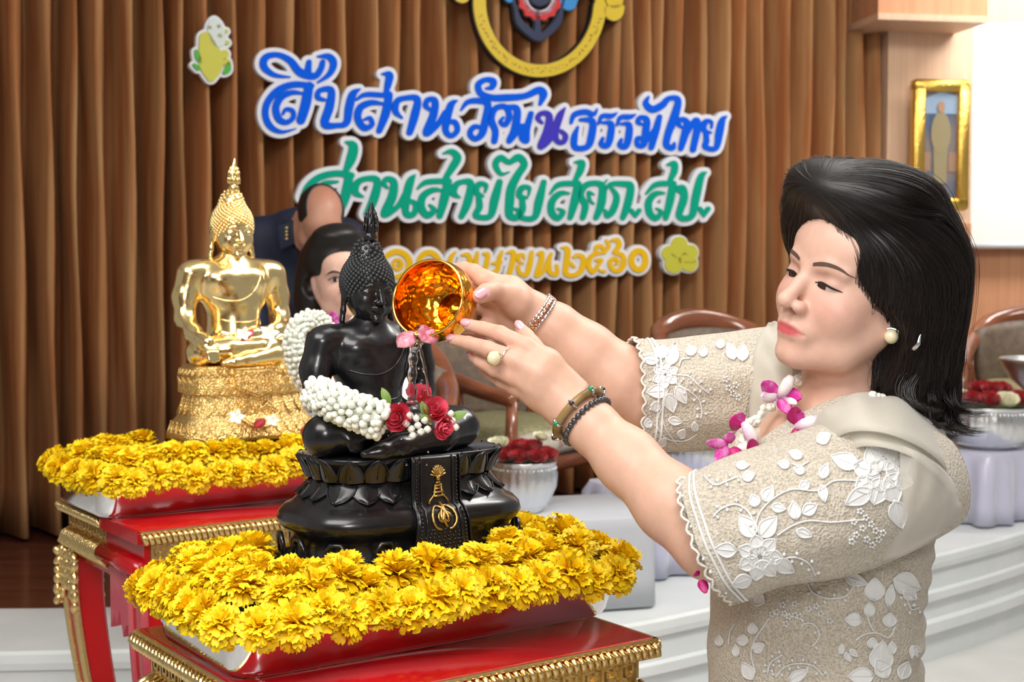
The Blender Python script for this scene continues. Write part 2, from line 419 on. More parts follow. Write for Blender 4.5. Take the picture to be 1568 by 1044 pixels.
def sign(name, letters, m_face, m_back, label, cat, group=None, border=6.8, h=1.5, hb=1.8, thick=.03, part='letter', mats=None):
    allp = np.array([p for st in letters for s in st for p in s]); pad = 46
    x0, y0 = allp[:, 0].min()-pad, allp[:, 1].min()-pad; x1, y1 = allp[:, 0].max()+pad, allp[:, 1].max()+pad
    root = empty(name, plane_pt((x0+x1)/2, y1-pad), label=label, cat=cat, group=group)
    X, Y = np.meshgrid(np.arange(x0, x1, hb), np.arange(y0, y1, hb), indexing='ij'); DB = np.full(X.shape, 1e3)
    inv = Matrix.Translation(-root.location)
    for li, st in enumerate(letters):
        pp = np.array([p for s in st for p in s]); pr = pp[:, 2].max()/2+border+4
        i0 = max(int((pp[:, 0].min()-pr-x0)/hb), 0); i1 = int((pp[:, 0].max()+pr-x0)/hb)+1; j0 = max(int((pp[:, 1].min()-pr-y0)/hb), 0); j1 = int((pp[:, 1].max()+pr-y0)/hb)+1
        sl = (slice(i0, i1), slice(j0, j1)); DB[sl] = np.minimum(DB[sl], stroke_field(st, X[sl], Y[sl])-border)
        lx, ly = pp[:, 0].min()-pr, pp[:, 1].min()-pr
        LX, LYg = np.meshgrid(np.arange(lx, pp[:, 0].max()+pr, h), np.arange(ly, pp[:, 1].max()+pr, h), indexing='ij')
        me = field_mesh(part, stroke_field(st, LX, LYg), lx, ly, h, thick, thick+.008, mats[li] if mats else m_face); me.transform(inv); o_ = link(part, me, root)
        if part == 'painted_piece' and len(st) > 3: o_['kind'] = 'stuff'
    o_ = None
    me = field_mesh('backing_board', DB, x0, y0, hb, 0, thick, m_back); me.transform(inv); link('backing_board', me, root)
    return root
def T(ox, oy, s, *strokes): return [[(ox+x/s, oy+y/s, w_/s*.92) for x, y, w_ in st] for st in strokes]
A = lambda *st: T(370, 0, 3.92, *st)
B = lambda *st: T(740, 0, 3.92, *st)
Cc = lambda *st: T(430, 200, 3.92, *st)
Dd = lambda *st: T(740, 200, 3.92, *st)
Ye = lambda *st: T(580, 350, 6.03, *st)
Yf = lambda *st: T(820, 350, 6.03, *st)
sh = lambda L_, dx, dy: [[(x+dx, y+dy, w_) for x, y, w_ in st] for st in L_]
blue = mat('blue_foam', (.0, .10, .72), .8, spec=.15); white = mat('white_foam', (.72, .73, .78), .8, spec=.2); green = mat('green_foam', (.0, .33, .21), .8, spec=.15); yellow = mat('yellow_foam', (.78, .46, .008), .8, spec=.15); purple = mat('purple_foam', (.05, .04, .46), .8, spec=.15)
L1 = [
 A([(405, 520, 34), (300, 512, 42), (205, 545, 46), (140, 620, 44), (128, 700, 42), (160, 765, 40), (225, 795, 24), (310, 775, 8)],
   [(348, 565, 18), (285, 560, 34), (220, 590, 44), (190, 650, 46), (205, 715, 44), (250, 738, 36), (292, 712, 32), (290, 670, 30), (250, 660, 26), (232, 690, 18)],
   [(388, 520, 55), (368, 630, 64), (340, 725, 56)]),
 A([(275, 468, 10), (180, 455, 30), (118, 405, 46), (130, 350, 44), (200, 335, 34), (275, 370, 44), (335, 440, 52), (420, 462, 44), (458, 420, 40), (470, 378, 34)], [(388, 378, 34), (380, 440, 48)], [(440, 345, 14), (505, 345, 40), (535, 385, 46), (510, 450, 36), (440, 500, 14)]),
 A([(480, 604, 22), (440, 588, 34), (452, 548, 34), (520, 545, 42), (512, 640, 56), (482, 748, 52), (560, 756, 34), (612, 740, 44), (628, 650, 54), (650, 570, 48), (692, 540, 12)]),
 A([(672, 604, 16), (725, 572, 32), (830, 575, 34), (868, 572, 40)], [(832, 628, 18), (760, 620, 38), (695, 650, 46), (680, 715, 46), (718, 770, 44), (765, 752, 32), (752, 712, 28), (718, 722, 16)], [(866, 575, 48), (848, 680, 56), (808, 788, 38)], [(848, 560, 30), (862, 505, 46), (868, 455, 46), (825, 448, 12)]),
 A([(945, 712, 14), (905, 672, 40), (915, 612, 40), (965, 592, 34), (1035, 598, 42), (1022, 690, 54), (990, 798, 42)]),
 A([(1122, 668, 18), (1086, 640, 34), (1100, 602, 34), (1142, 612, 42), (1130, 700, 52), (1090, 800, 48), (1150, 760, 36), (1205, 680, 40)], [(1275, 608, 10), (1238, 632, 44), (1212, 720, 50), (1206, 790, 40), (1240, 818, 34), (1275, 785, 36), (1258, 735, 34), (1200, 742, 24)]),
 A([(1298, 665, 14), (1340, 615, 34), (1420, 610, 40), (1458, 632, 44), (1440, 740, 50), (1420, 810, 44), (1380, 836, 36), (1350, 805, 36), (1375, 765, 34), (1420, 768, 24)]),
 A([(1440, 535, 8), (1482, 528, 36), (1490, 492, 40), (1440, 484, 34), (1400, 515, 40), (1415, 565, 40), (1480, 590, 42), (1560, 590, 46), (1680, 580, 40), (1760, 545, 46), (1790, 570, 50), (1770, 630, 22)]),
 B([(46, 850, 40), (52, 790, 42), (28, 720, 42), (52, 655, 38), (112, 645, 36), (135, 700, 40), (112, 752, 34), (82, 735, 26), (100, 708, 16)], [(130, 645, 30), (182, 662, 44), (168, 780, 50), (135, 850, 36), (185, 800, 26), (215, 760, 36), (210, 830, 36), (240, 848, 34), (240, 780, 42), (265, 685, 34)]),
 B([(332, 742, 18), (305, 712, 32), (332, 682, 32), (374, 700, 42), (362, 790, 50), (322, 882, 40), (372, 850, 32), (415, 770, 40)], [(470, 650, 8), (438, 700, 44), (410, 790, 46), (418, 845, 36), (455, 858, 32), (472, 820, 34), (445, 790, 26)]),
 B([(505, 742, 20), (525, 692, 34), (590, 675, 38), (640, 690, 30), (662, 655, 8)], [(560, 722, 22), (632, 732, 42), (625, 830, 48), (600, 885, 38), (530, 888, 38), (524, 830, 42), (545, 765, 16)]),
 B([(668, 748, 14), (692, 700, 30), (745, 700, 34), (780, 680, 8)], [(690, 740, 16), (742, 745, 38), (742, 810, 46), (722, 875, 40), (685, 868, 34), (695, 832, 20)]),
 B([(778, 756, 14), (802, 708, 30), (855, 705, 34), (892, 690, 8)], [(800, 748, 16), (850, 752, 38), (850, 820, 46), (832, 880, 40), (797, 874, 34), (806, 840, 20)]),
 B([(935, 752, 14), (905, 738, 30), (920, 708, 30), (958, 724, 40), (950, 800, 46), (940, 870, 40), (902, 872, 32), (905, 832, 30), (960, 840, 32), (1000, 790, 34)], [(1034, 705, 34), (1012, 790, 46), (985, 888, 38)]),
 B([(968, 585, 14), (952, 625, 38), (990, 660, 46), (1050, 635, 46), (1090, 595, 34), (1145, 605, 40), (1122, 710, 54), (1088, 800, 46), (1075, 872, 42), (1112, 890, 36), (1122, 862, 18)]),
 B([(1172, 772, 14), (1148, 748, 30), (1162, 720, 32), (1198, 738, 40), (1186, 810, 48), (1162, 895, 34), (1198, 810, 26), (1246, 728, 36), (1262, 760, 46), (1235, 900, 40)]),
 B([(1345, 772, 14), (1345, 735, 22), (1308, 735, 34), (1300, 785, 34), (1340, 800, 18)], [(1312, 800, 30), (1315, 850, 38), (1308, 885, 34), (1372, 892, 34), (1392, 800, 50), (1410, 725, 38), (1436, 700, 8)])]
sign('blue_lettering', L1, blue, white, 'top line of blue and white cutout Thai letters on curtain', 'sign', mats=[blue]*9+[purple]+[blue]*7)
L2 = [
 Cc([(118, 400, 40), (150, 335, 44), (220, 280, 44), (320, 258, 40), (405, 272, 44)], [(325, 308, 16), (250, 318, 36), (205, 360, 40), (190, 430, 40), (230, 480, 40), (280, 450, 28), (255, 420, 18)], [(392, 282, 56), (372, 390, 62), (345, 482, 36)], [(370, 250, 34), (405, 170, 62), (418, 95, 54), (372, 70, 12)]),
 Cc([(478, 398, 12), (430, 372, 44), (440, 318, 44), (490, 290, 34), (560, 300, 44), (545, 400, 58), (500, 502, 44)]),
 Cc([(622, 345, 18), (600, 318, 32), (620, 290, 32), (660, 312, 46), (650, 400, 58), (605, 500, 50), (680, 460, 34), (725, 390, 40)], [(788, 265, 8), (758, 310, 50), (732, 420, 52), (735, 500, 42), (780, 500, 38), (790, 440, 34), (740, 420, 24)]),
 Cc([(802, 350, 14), (850, 312, 34), (940, 304, 36), (985, 308, 40)], [(952, 360, 16), (890, 358, 36), (832, 400, 46), (826, 468, 48), (862, 508, 44), (902, 478, 34), (875, 448, 18)], [(984, 308, 50), (962, 410, 58), (935, 512, 40)], [(970, 285, 34), (1012, 220, 48), (1040, 165, 50), (1005, 128, 36), (955, 140, 10)]),
 Cc([(1055, 402, 12), (1018, 378, 42), (1030, 330, 40), (1070, 308, 32), (1120, 318, 44), (1102, 430, 54), (1065, 515, 38)]),
 Cc([(1205, 372, 14), (1212, 330, 28), (1170, 322, 36), (1152, 368, 40), (1190, 395, 24)], [(1168, 405, 36), (1172, 460, 42), (1150, 512, 36), (1235, 514, 38), (1262, 420, 56), (1292, 310, 40)]),
 Cc([(1350, 250, 10), (1300, 262, 26), (1268, 205, 40), (1300, 165, 40), (1350, 192, 34), (1405, 162, 46), (1440, 205, 44), (1400, 270, 48), (1362, 350, 56), (1352, 440, 56), (1352, 508, 48), (1395, 522, 40), (1408, 482, 30), (1378, 470, 16)]),
 Dd([(250, 392, 12), (255, 345, 26), (210, 345, 36), (196, 392, 38), (240, 405, 20)], [(212, 415, 36), (215, 470, 42), (205, 520, 34), (285, 522, 38), (312, 430, 54), (342, 310, 34)]),
 Dd([(380, 380, 14), (430, 326, 34), (510, 318, 36), (548, 320, 38)], [(492, 378, 16), (440, 378, 36), (392, 425, 44), (388, 490, 46), (425, 525, 40), (458, 488, 30), (425, 470, 16)], [(546, 322, 46), (528, 420, 54), (500, 522, 36)], [(530, 300, 30), (560, 240, 46), (568, 195, 42), (525, 192, 10)]),
 Dd([(575, 522, 38), (590, 450, 44), (562, 390, 40), (590, 332, 40), (650, 316, 36), (692, 340, 46), (686, 440, 52), (655, 522, 36)], [(640, 385, 14), (610, 372, 22), (618, 420, 22), (640, 440, 14)], [(690, 330, 20), (722, 296, 8)]),
 Dd([(712, 355, 18), (745, 322, 30), (830, 322, 40), (862, 340, 46), (845, 440, 50), (815, 522, 36)], [(745, 345, 22), (778, 400, 40), (755, 480, 44), (720, 512, 34), (710, 480, 20)]),
 Dd([(865, 480, 30), (890, 512, 26)], [(912, 480, 30), (890, 512, 26)], [(890, 522, 10)]),
 Dd([(955, 380, 14), (1010, 326, 34), (1080, 318, 36), (1118, 320, 38)], [(1062, 376, 16), (1010, 380, 36), (970, 428, 44), (975, 495, 44), (1012, 526, 38), (1045, 490, 28), (1015, 468, 14)], [(1116, 322, 44), (1098, 420, 50), (1072, 526, 34)], [(1098, 300, 30), (1122, 245, 44), (1120, 200, 40), (1078, 208, 10)]),
 Dd([(1160, 378, 14), (1138, 350, 28), (1175, 345, 36), (1180, 410, 50), (1152, 515, 40), (1225, 515, 40), (1250, 410, 52), (1282, 280, 42), (1315, 252, 8)]),
 Dd([(1275, 470, 32), (1300, 505, 28)], [(1325, 470, 32), (1300, 505, 28)], [(1300, 520, 10)])]
sign('green_lettering', L2, green, white, 'middle line of green and white cutout Thai letters on curtain', 'sign')
ringp = lambda cx, cy, rx, ry, w_, a0=0, a1=2*PI, n=14: [(cx+rx*math.cos(a0+(a1-a0)*k/n), cy+ry*math.sin(a0+(a1-a0)*k/n), w_) for k in range(n+1)]
L3 = [
 Ye([(20, 300, 30), (60, 240, 50), (140, 210, 55), (220, 245, 60), (255, 320, 62), (225, 405, 56), (140, 445, 44), (70, 450, 20)], [(150, 330, 30)], ringp(145, 330, 40, 44, 34)),
 Ye(ringp(435, 330, 95, 110, 55)), 
 Ye([(680, 215, 20), (640, 260, 44), (625, 330, 50), (650, 400, 40)]),
 Ye([(735, 245, 20), (790, 240, 46), (810, 300, 50), (760, 330, 40), (735, 310, 30)], [(880, 220, 30), (865, 300, 50), (850, 400, 46)]),
 Ye([(935, 230, 26), (975, 240, 46), (962, 330, 50), (940, 410, 46), (1010, 405, 34), (1062, 380, 44), (1080, 280, 46), (1105, 210, 26)], [(1020, 320, 30), (1100, 310, 30)]),
 Ye([(1150, 225, 20), (1210, 215, 46), (1205, 300, 54), (1170, 425, 46)]),
 Ye([(1310, 280, 20), (1300, 240, 30), (1258, 250, 40), (1262, 300, 36), (1300, 320, 20)], [(1255, 350, 40), (1265, 405, 44), (1330, 425, 44), (1360, 330, 54), (1380, 215, 36)]),
 Ye([(1435, 235, 26), (1475, 225, 44), (1460, 320, 54), (1425, 430, 50), (1490, 390, 36), (1530, 300, 46), (1560, 230, 30)], [(1540, 300, 40), (1545, 400, 50), (1610, 420, 40), (1610, 340, 36)]),
 Yf([(205, 175, 16), (260, 190, 54), (255, 300, 60), (245, 410, 54), (320, 430, 46), (390, 380, 54), (405, 270, 50), (350, 245, 40), (320, 265, 30)], [(290, 320, 36), (325, 350, 30)]),
 Yf([(610, 225, 20), (530, 225, 40), (470, 270, 46), (455, 340, 50), (490, 400, 46), (535, 350, 36), (570, 290, 40), (520, 290, 26)], [(560, 385, 30), (600, 395, 36)], [(520, 205, 30), (530, 165, 40), (575, 165, 40), (610, 205, 30), (640, 160, 40), (620, 110, 30)]),
 Yf([(660, 110, 20), (720, 105, 46), (735, 160, 50), (690, 215, 36)], [(690, 225, 30), (760, 240, 46), (780, 310, 54), (745, 380, 50), (680, 380, 44), (650, 310, 44), (700, 275, 40), (725, 310, 34), (700, 335, 20)]),
 Yf(ringp(915, 292, 66, 86, 58))]
sign('yellow_lettering', L3, yellow, white, 'bottom line of yellow and white cutout Thai date on curtain', 'sign', border=5)
# ---------------------------------------------------------------- emblem and flower cutouts
yb = mat('yellow_board', (.62, .44, .015), .5); ink = mat('dark_board', (.012, .010, .012), .6); red = mat('red_board', (.55, .012, .015), .45); navy = mat('navy_board', (.008, .016, .06), .5); sky = mat('sky_blue_board', (.02, .22, .55), .5); pink = mat('pale_grey_board', (.62, .55, .62), .5); brn = mat('brown_ink', (.20, .13, .01), .6)
RC = (820, 4)
ring = [[(RC[0]+92*math.cos(a), RC[1]+106*math.sin(a), 19) for a in np.linspace(.07, PI*2-.07, 40)]]
scr1 = [[(930, -34, 26), (932, -12, 26), (934, 2, 26)]]; scr2 = [[(922, 16, 8), (933, 22, 24), (944, 14, 10)]]; scr3 = [[(704, -30, 24), (700, -10, 26), (702, -4, 22)]]
gear = [[(820+34*math.cos(a)*.9, -4+34*math.sin(a), 9)] for a in np.arange(0, 2*PI, PI/7)]+[ringp(820, -4, 27, 30, 11)]
band = [ringp(820, -4, 23, 26, 7)]; hub = [[(820, -6, 34)]]
wings = [[(850, -40, 30), (862, -12, 34), (864, 6, 24)], [(880, -44, 30), (905, -16, 20)], [(790, -40, 30), (778, -16, 26), (774, -2, 16)]]
anch = [[(783, 16, 5), (789, 36, 10), (803, 50, 11), (818, 60, 9), (834, 50, 10), (848, 34, 10), (853, 16, 5)], [(816, 20, 7), (817, 56, 10)], [(768, -40, 6), (783, 16, 4)], [(868, -40, 6), (852, 18, 4)]]
em = sign('round_emblem', [ring, scr1, scr2, scr3, wings, anch, gear, band, hub], yb, ink, 'round emblem with yellow ring, red gear and navy anchor above lettering', 'emblem', border=1.6, part='emblem_piece', mats=[yb, yb, yb, yb, sky, navy, red, pink, navy], thick=.035)
inv = Matrix.Translation(-em.location); r3 = random.Random(5); marks = []
for a in np.arange(.25, PI-.2, .062):
    for _ in range(2):
        p = (RC[0]+(92+r3.uniform(-4, 4))*math.cos(a+r3.uniform(-.02, .02)), RC[1]+(106+r3.uniform(-4, 4))*math.sin(a)); q = (p[0]+r3.uniform(-3, 3), p[1]+r3.uniform(-3, 3)); marks.append([(p[0], p[1], 1.6), (q[0], q[1], 1.2)])
lx, ly = 700, 0; X, Y = np.meshgrid(np.arange(lx, 940, .8), np.arange(ly, 125, .8), indexing='ij')
me = field_mesh('ring_lettering', stroke_field(marks, X, Y), lx, ly, .8, .0431, .0436, brn); me.transform(inv); link('ring_lettering', me, em)['kind'] = 'stuff'
Fl = lambda *st: T(270, 10, 8.03, *st)
pale = mat('pale_petal_board', (.60, .66, .62), .6); olive = mat('yellow_green_board', (.52, .50, .04), .55); leafg = mat('leaf_green_board', (.04, .36, .02), .55); lime = mat('lime_board', (.45, .50, .06), .55)
top = Fl([(440, 200, 90), (450, 290, 190), (490, 420, 190)])
body = Fl([(330, 400, 150), (370, 560, 240), (400, 700, 300), (400, 880, 110)], [(560, 600, 110)], [(590, 700, 90)])
lv = Fl([(215, 560, 40), (240, 640, 70), (270, 700, 30)], [(190, 730, 40), (240, 770, 60)], [(610, 720, 60), (600, 790, 80), (560, 830, 40)])
dots = Fl([(380, 275, 50)], [(490, 260, 50)], [(505, 375, 60)], [(585, 320, 50)], [(595, 460, 60)])
sign('flower_cutout', [[[(x, y, w_/.92) for x, y, w_ in st] for st in g_] for g_ in (top, body, lv, dots)], lime, white, 'painted yellow flower spray cutout at upper left of curtain', 'decoration', border=4, part='painted_piece', mats=[pale, olive, leafg, lime])
pet = Yf([(1290, 150, 164)], [(1390, 220, 155)], [(1380, 320, 166)], [(1240, 330, 178)], [(1200, 230, 155)], [(1290, 250, 166)])
face = Yf([(1210, 225, 8), (1235, 250, 14), (1262, 265, 8)], [(1310, 250, 8), (1335, 230, 14), (1365, 245, 8)], [(1290, 275, 24), (1295, 310, 20)], [(1330, 308, 8), (1400, 312, 8), (1445, 295, 8)])
sign('smiling_flower_cutout', [pet, face], olive, white, 'small yellow five petal flower cutout right of the yellow date', 'decoration', border=2.6, h=.8, hb=1.2, part='painted_piece', mats=[olive, mat('flower_line', (.16, .09, .01), .6)])
# ================================================================ altar tables, trays
TH = math.radians(35); TA = np.array((math.cos(TH), math.sin(TH), 0)); TB = np.array((-math.sin(TH), math.cos(TH), 0))
AB = lambda a, b_, z=0: TA*a+TB*b_+np.array((0, 0, z))
M['red'] = mat('red_lacquer', (.50, .006, .010), .16, col2=(.42, .004, .008), cs=6, coat=.25)
M['red_pale'] = mat('worn_pink_red_lacquer', (.52, .06, .09), .45, col2=(.58, .12, .14), cs=12)
M['gilt'] = mat('gilt_carving', (.80, .60, .27), .30, 1, bump=.5, bs=160, bdist=.003)
M['steel'] = mat('polished_steel', (.82, .82, .84), .09, 1)
def rrect(hx, hy, r, k=5):
    out = []
    for cx, cy, a in ((hx-r, hy-r, 0), (-hx+r, hy-r, 90), (-hx+r, -hy+r, 180), (hx-r, -hy+r, 270)):
        for i in range(k+1):
            t = math.radians(a+90*i/k); out.append((cx+r*math.cos(t), cy+r*math.sin(t)))
    return out
def loft(b, rings, cap=True):
    n = len(rings[0]); v = [p for r in rings for p in r]; f = [[i*n+k, i*n+(k+1) % n, (i+1)*n+(k+1) % n, (i+1)*n+k] for i in range(len(rings)-1) for k in range(n)]
    if cap: f += [list(range(n-1, -1, -1)), [(len(rings)-1)*n+k for k in range(n)]]
    b.add(v, f)
def altar_table(loc, H, hx, hy, label, plain):
    root = empty('altar_table', loc, TH, label, 'table', 'red and gold altar tables')
    b = MB(); loft(b, [[(x, y, z) for x, y in rrect(hx-i, hy-i, .006, 2)] for z, i in ((H-.026, .012), (H-.012, .002), (H-.004, .0), (H, .003))]); b.build('table_top', M['red'], root)
    # gilt edge: half round with slanted rope cuts, front and side
    b = MB(); sides = [((-hx, -hy), (hx, -hy), (0, -1)), ((-hx, hy), (-hx, -hy*.1 if plain else -hy), (-1, 0)), ((hx, -hy), (hx, hy), (1, 0))]
    for p, q, nn in sides:
        p = Vector((*p, 0)); q = Vector((*q, 0)); L = (q-p).length; t = (q-p)/L; nv = Vector((*nn, 0)); m = int(L/.0115)
        for i in range(m):
            c = p+t*((i+.5)*L/m)
            b.tube([c+nv*.003-t*.004+Vector((0, 0, H-.006)), c+nv*.007+Vector((0, 0, H-.013)), c+nv*.003+t*.005+Vector((0, 0, H-.022)), c-nv*.008+t*.006+Vector((0, 0, H-.027))], [.0035, .0055, .0055, .004], n=6)
    b.build('rope_moulding', M['gilt'], root)['kind'] = 'stuff'
    for p, q, nn in sides:
        p = Vector((*p, 0)); q = Vector((*q, 0)); L = (q-p).length; t = (q-p)/L; nv = Vector((*nn, 0)); c = (p+q)/2
        b = MB(); R = Matrix((t, nv, Vector((0, 0, 1)))).transposed()
        b.box(c+nv*(-.002)+Vector((0, 0, H-.003)), (L/2, .004, .0025), R); b.box(c+nv*(-.028)+Vector((0, 0, H-.045)), (L/2-.02, .008, .02), R); b.build('cornice_strip', M['gilt'], root, smooth=False)
        b = MB(); m = max(int(L/.034), 3)      # key fret on the frieze
        for i in range(m):
            o = c+t*((i+.5)*L*.92/m-L*.46)-nv*.019+Vector((0, 0, H-.045))
            for dx, dz, w_, h_ in ((-.011, 0, .002, .013), (0, .011, .011, .002), (.009, .003, .002, .009), (.003, -.005, .008, .002), (-.003, -.001, .002, .006)): b.box(o+t*dx+Vector((0, 0, dz)), (w_, .004, h_), R)
        b.build('key_fret', M['gilt'], root, smooth=False)['kind'] = 'stuff'
        b = MB(); m = int(L/.013)             # gadrooned swelling
        for i in range(m):
            o = c+t*((i+.5)*L*.98/m-L*.49); b.tube([o-nv*.024+Vector((0, 0, H-.064)), o-nv*.004+Vector((0, 0, H-.074)), o+nv*.002+Vector((0, 0, H-.09)), o-nv*.014+Vector((0, 0, H-.108))], [.005, .0068, .0068, .005], n=6)
        b.build('gadroon_moulding', M['gilt'], root)['kind'] = 'stuff'
    b = MB(); b.box((0, 0, H-.075), (hx-.022, hy-.022, .05)); b.build('frame_rail', M['red'], root, smooth=False)
    if plain:      # bare red side board with a plain round moulding and a cut apron
        b = MB(); b.tube([(-hx+.004, -hy*.08, H-.075), (-hx+.004, -hy+.01, H-.075)], .018, n=10); b.build('plain_moulding', M['red'], root)
        b = MB(); b.box((-hx+.001, -hy*.55, H-.013), (.006, hy*.44, .012)); b.box((-hx+.016, -hy*.53, H-.045), (.006, hy*.43, .022)); b.build('plain_board', M['red'], root, smooth=False)
        pts = [(-.09, 0), (.09, 0), (.09, -.13), (.07, -.10), (.055, -.12), (.04, -.085), (.02, -.135), (.005, -.11), (-.02, -.10), (-.035, -.12), (-.05, -.08), (-.09, -.06)]
        b = MB(); b.prism(pts, -.008, .008, Matrix.Translation((-hx+.018, -hy*.55, H-.092))@Matrix(((0, 0, 1, 0), (1, 0, 0, 0), (0, 1, 0, 0), (0, 0, 0, 1)))); b.build('apron', M['red_pale'], root, smooth=False)
    for sx in (-1, 1):
        for sy in (-1, 1):
            path = []
            for z, d in ((H-.09, .0), (H-.2, .0), (H-.34, .012), (H-.52, .035), (H-.7, .05), (.14, .03), (.04, .0), (0, -.01)): path.append((sx*(hx-.04-d), sy*(hy-.04-d), z))
            sp = spline(path, 3); b = MB(); g = .034
            loft(b, [[(p[0]+x*(1-.35*(1-min(1, p[2]/H))), p[1]+y*(1-.35*(1-min(1, p[2]/H))), p[2]) for x, y in rrect(g, g, .006, 1)] for p in sp[::-1]])
            leg = b.build('leg', M['red'], root, smooth=False)
            gm = M['red_pale'] if (plain and sx < 0 and sy < 0) else M['gilt']
            for ex, ey in ((-1, -1), (1, -1), (-1, 1), (1, 1)):
                if (ex, ey) == (-sx, -sy): continue
                b = MB(); b.tube([(p[0]+ex*g*(1-.35*(1-min(1, p[2]/H))), p[1]+ey*g*(1-.35*(1-min(1, p[2]/H))), p[2]) for p in sp], .0085, n=6); b.build('edge_moulding', gm, leg)
            if not (plain and sx < 0 and sy < 0):      # carved leaf capital
                r = random.Random(int(sx*3+sy+9)); b = MB()
                for face in ((sx, 0), (0, sy)):
                    nv = Vector((*face, 0)); tv = Vector((-face[1], face[0], 0)); c0 = Vector((sx*(hx-.04), sy*(hy-.04), H-.115))+nv*.038
                    for row in range(6):
                        for k in range(-3, 4):
                            if abs(k) < 3 and row > 3-abs(k)*.2 and row-abs(k)*1.2 > 2.2: continue
                            q = c0+tv*(k*.0150+r.uniform(-.003, .003))+Vector((0, 0, -row*.021+r.uniform(-.004, .004)))
                            b.ball(q, (.0095, .0095, .0145), 7, 5, Matrix.Rotation(r.uniform(-.9, .9), 3, nv))
                b.build('carved_capital', M['gilt'], leg)['kind'] = 'stuff'
    return root
FT_H, RT_H = .99, 1.0
altar_table(AB(.9725, 1.674), FT_H, .2825, .226, 'red lacquer table with gold carved edge under the black statue', False)
altar_table(AB(1.2155, 2.772), RT_H, .2825, .24, 'red lacquer table with carved gold leg under the gold statue', True)
def tray(loc, label):
    b = MB(); rows = []
    for hx, hy, r, z in ((.272, .118, .03, .001), (.279, .124, .034, .004), (.282, .129, .036, .012), (.288, .143, .04, .052), (.288, .145, .042, .058), (.296, .153, .046, .060), (.297, .154, .046, .057), (.297, .154, .046, .0555), (.294, .151, .045, .0555)): rows.append([(x*1.04, y*1.04, z) for x, y in rrect(hx, hy, r, 8)])
    inner = [[(x*1.04, y*1.04, z) for x, y in rrect(hx, hy, r, 8)] for hx, hy, r, z in ((.286, .143, .042, .0585), (.284, .141, .04, .052), (.270, .127, .034, .012), (.264, .120, .03, .005))]
    loft(b, rows[::-1]+[], cap=False)
    allr = inner[::-1]
    b2 = rows[0:6]
    loft(b, [rows[5]]+inner, cap=False)
    nn = len(rows[0]); b.add(rows[0], [list(range(nn-1, -1, -1))]); b.add(inner[-1], [list(range(nn))])
    o = b.build('steel_tray', M['steel'], None, loc=loc, rot=(0, 0, TH)); m = o.modifiers.new('weld', 'WELD'); m.merge_threshold = .0002
    return tag(o, label, 'tray', 'steel trays on the altar tables')
FTC = (.990, 1.705); RTC = (1.205, 2.815)
tray(AB(*FTC, FT_H+.0005), 'polished steel tray full of marigolds holding the black statue')
tray(AB(*RTC, RT_H+.0005), 'polished steel tray full of marigolds holding the gold statue')
# ================================================================ seated statues
LEAN = .018
def body_fn(us, ls):
    hs = us; U = lambda x, y, z, r: (x*hs, y*hs, z*hs, r*hs)
    Lg = lambda x, y, z, r: (x*ls, y*ls, z, r)
    def fn(Q0):
        Q = Q0.copy(); Q[:, 1] -= LEAN
        d = cone(Q, (0, .012*hs, .02*hs), (0, .014*hs, .095*hs), .054*hs, .046*hs)
        d = smin(d, ell(Q, (0, .01*hs, .138*hs), (.070*hs, .039*hs, .048*hs)), .03*hs)
        d = smin(d, cone(Q, (-.062*hs, .012*hs, .163*hs), (.062*hs, .012*hs, .163*hs), .021*hs, .021*hs), .022*hs)
        for s in (-1, 1): d = smin(d, ell(Q, (s*.026*hs, -.016*hs, .148*hs), (.028*hs, .016*hs, .02*hs)), .014*hs)
        d = smin(d, cone(Q, (0, .012*hs, .17*hs), (0, .008*hs, .212*hs), .024*hs, .019*hs), .018*hs)
        a = chain(Q, [U(-.079, .013, .158, .024), U(-.089, .014, .118, .0215), U(-.093, .004, .080, .0175), U(-.092, -.03, .057, .0145), U(-.088, -.064, .047, .0105), U(-.086, -.078, .043, .0115)], .012)
        d = smin(d, a, .012*hs)
        a = chain(Q, [U(.079, .013, .158, .024), U(.089, .018, .118, .0215), U(.092, .012, .080, .0175), U(.070, -.022, .058, .0145), U(.036, -.045, .053, .0105), U(.012, -.055, .053, .0125), U(-.014, -.058, .052, .009)], .012)
        d = smin(d, a, .010*hs)
        for k in range(4):          # fingers reaching down over the shin
            x0 = -.093+.0055*k
            d = smin(d, chain(Q, [U(x0, -.08, .040, .0042), U(x0+.001, -.093, .026, .0038), U(x0+.002, -.096, .010+.002*abs(k-1.5), .003)], .002), .004)
        for k in range(4): d = smin(d, chain(Q, [U(-.01, -.052-.004*k, .053, .004), U(-.034+.003*abs(k-1), -.05-.005*k, .053, .0032)], .002), .004)
        Q = Q0
        lg = smin(cone(Q, (-.03*ls, .01, .03), (-.108*ls, -.035, .029), .036, .029), cone(Q, (.03*ls, .01, .03), (.108*ls, -.035, .029), .036, .029), .02)
        lg = smin(lg, ell(Q, (0, -.005, .025), (.085*ls, .055, .025)), .02)
        lf = chain(Q, [Lg(.108, -.04, .027, .027), Lg(.05, -.072, .021, .0225), Lg(-.02, -.088, .013, .014), Lg(-.052, -.092, .010, .0105), Lg(-.076, -.090, .008, .006)], .012)
        lg = smin(lg, lf, .008)
        rt = chain(Q, [Lg(-.108, -.04, .031, .027), Lg(-.05, -.06, .036, .0225), Lg(.02, -.068, .040, .015), Lg(.05, -.064, .043, .0115), Lg(.078, -.052, .045, .007)], .012)
        lg = smin(lg, rt, .006)
        d = smin(d, lg, .010)
        return np.maximum(d, -Q[:, 2]+.0)
    return fn
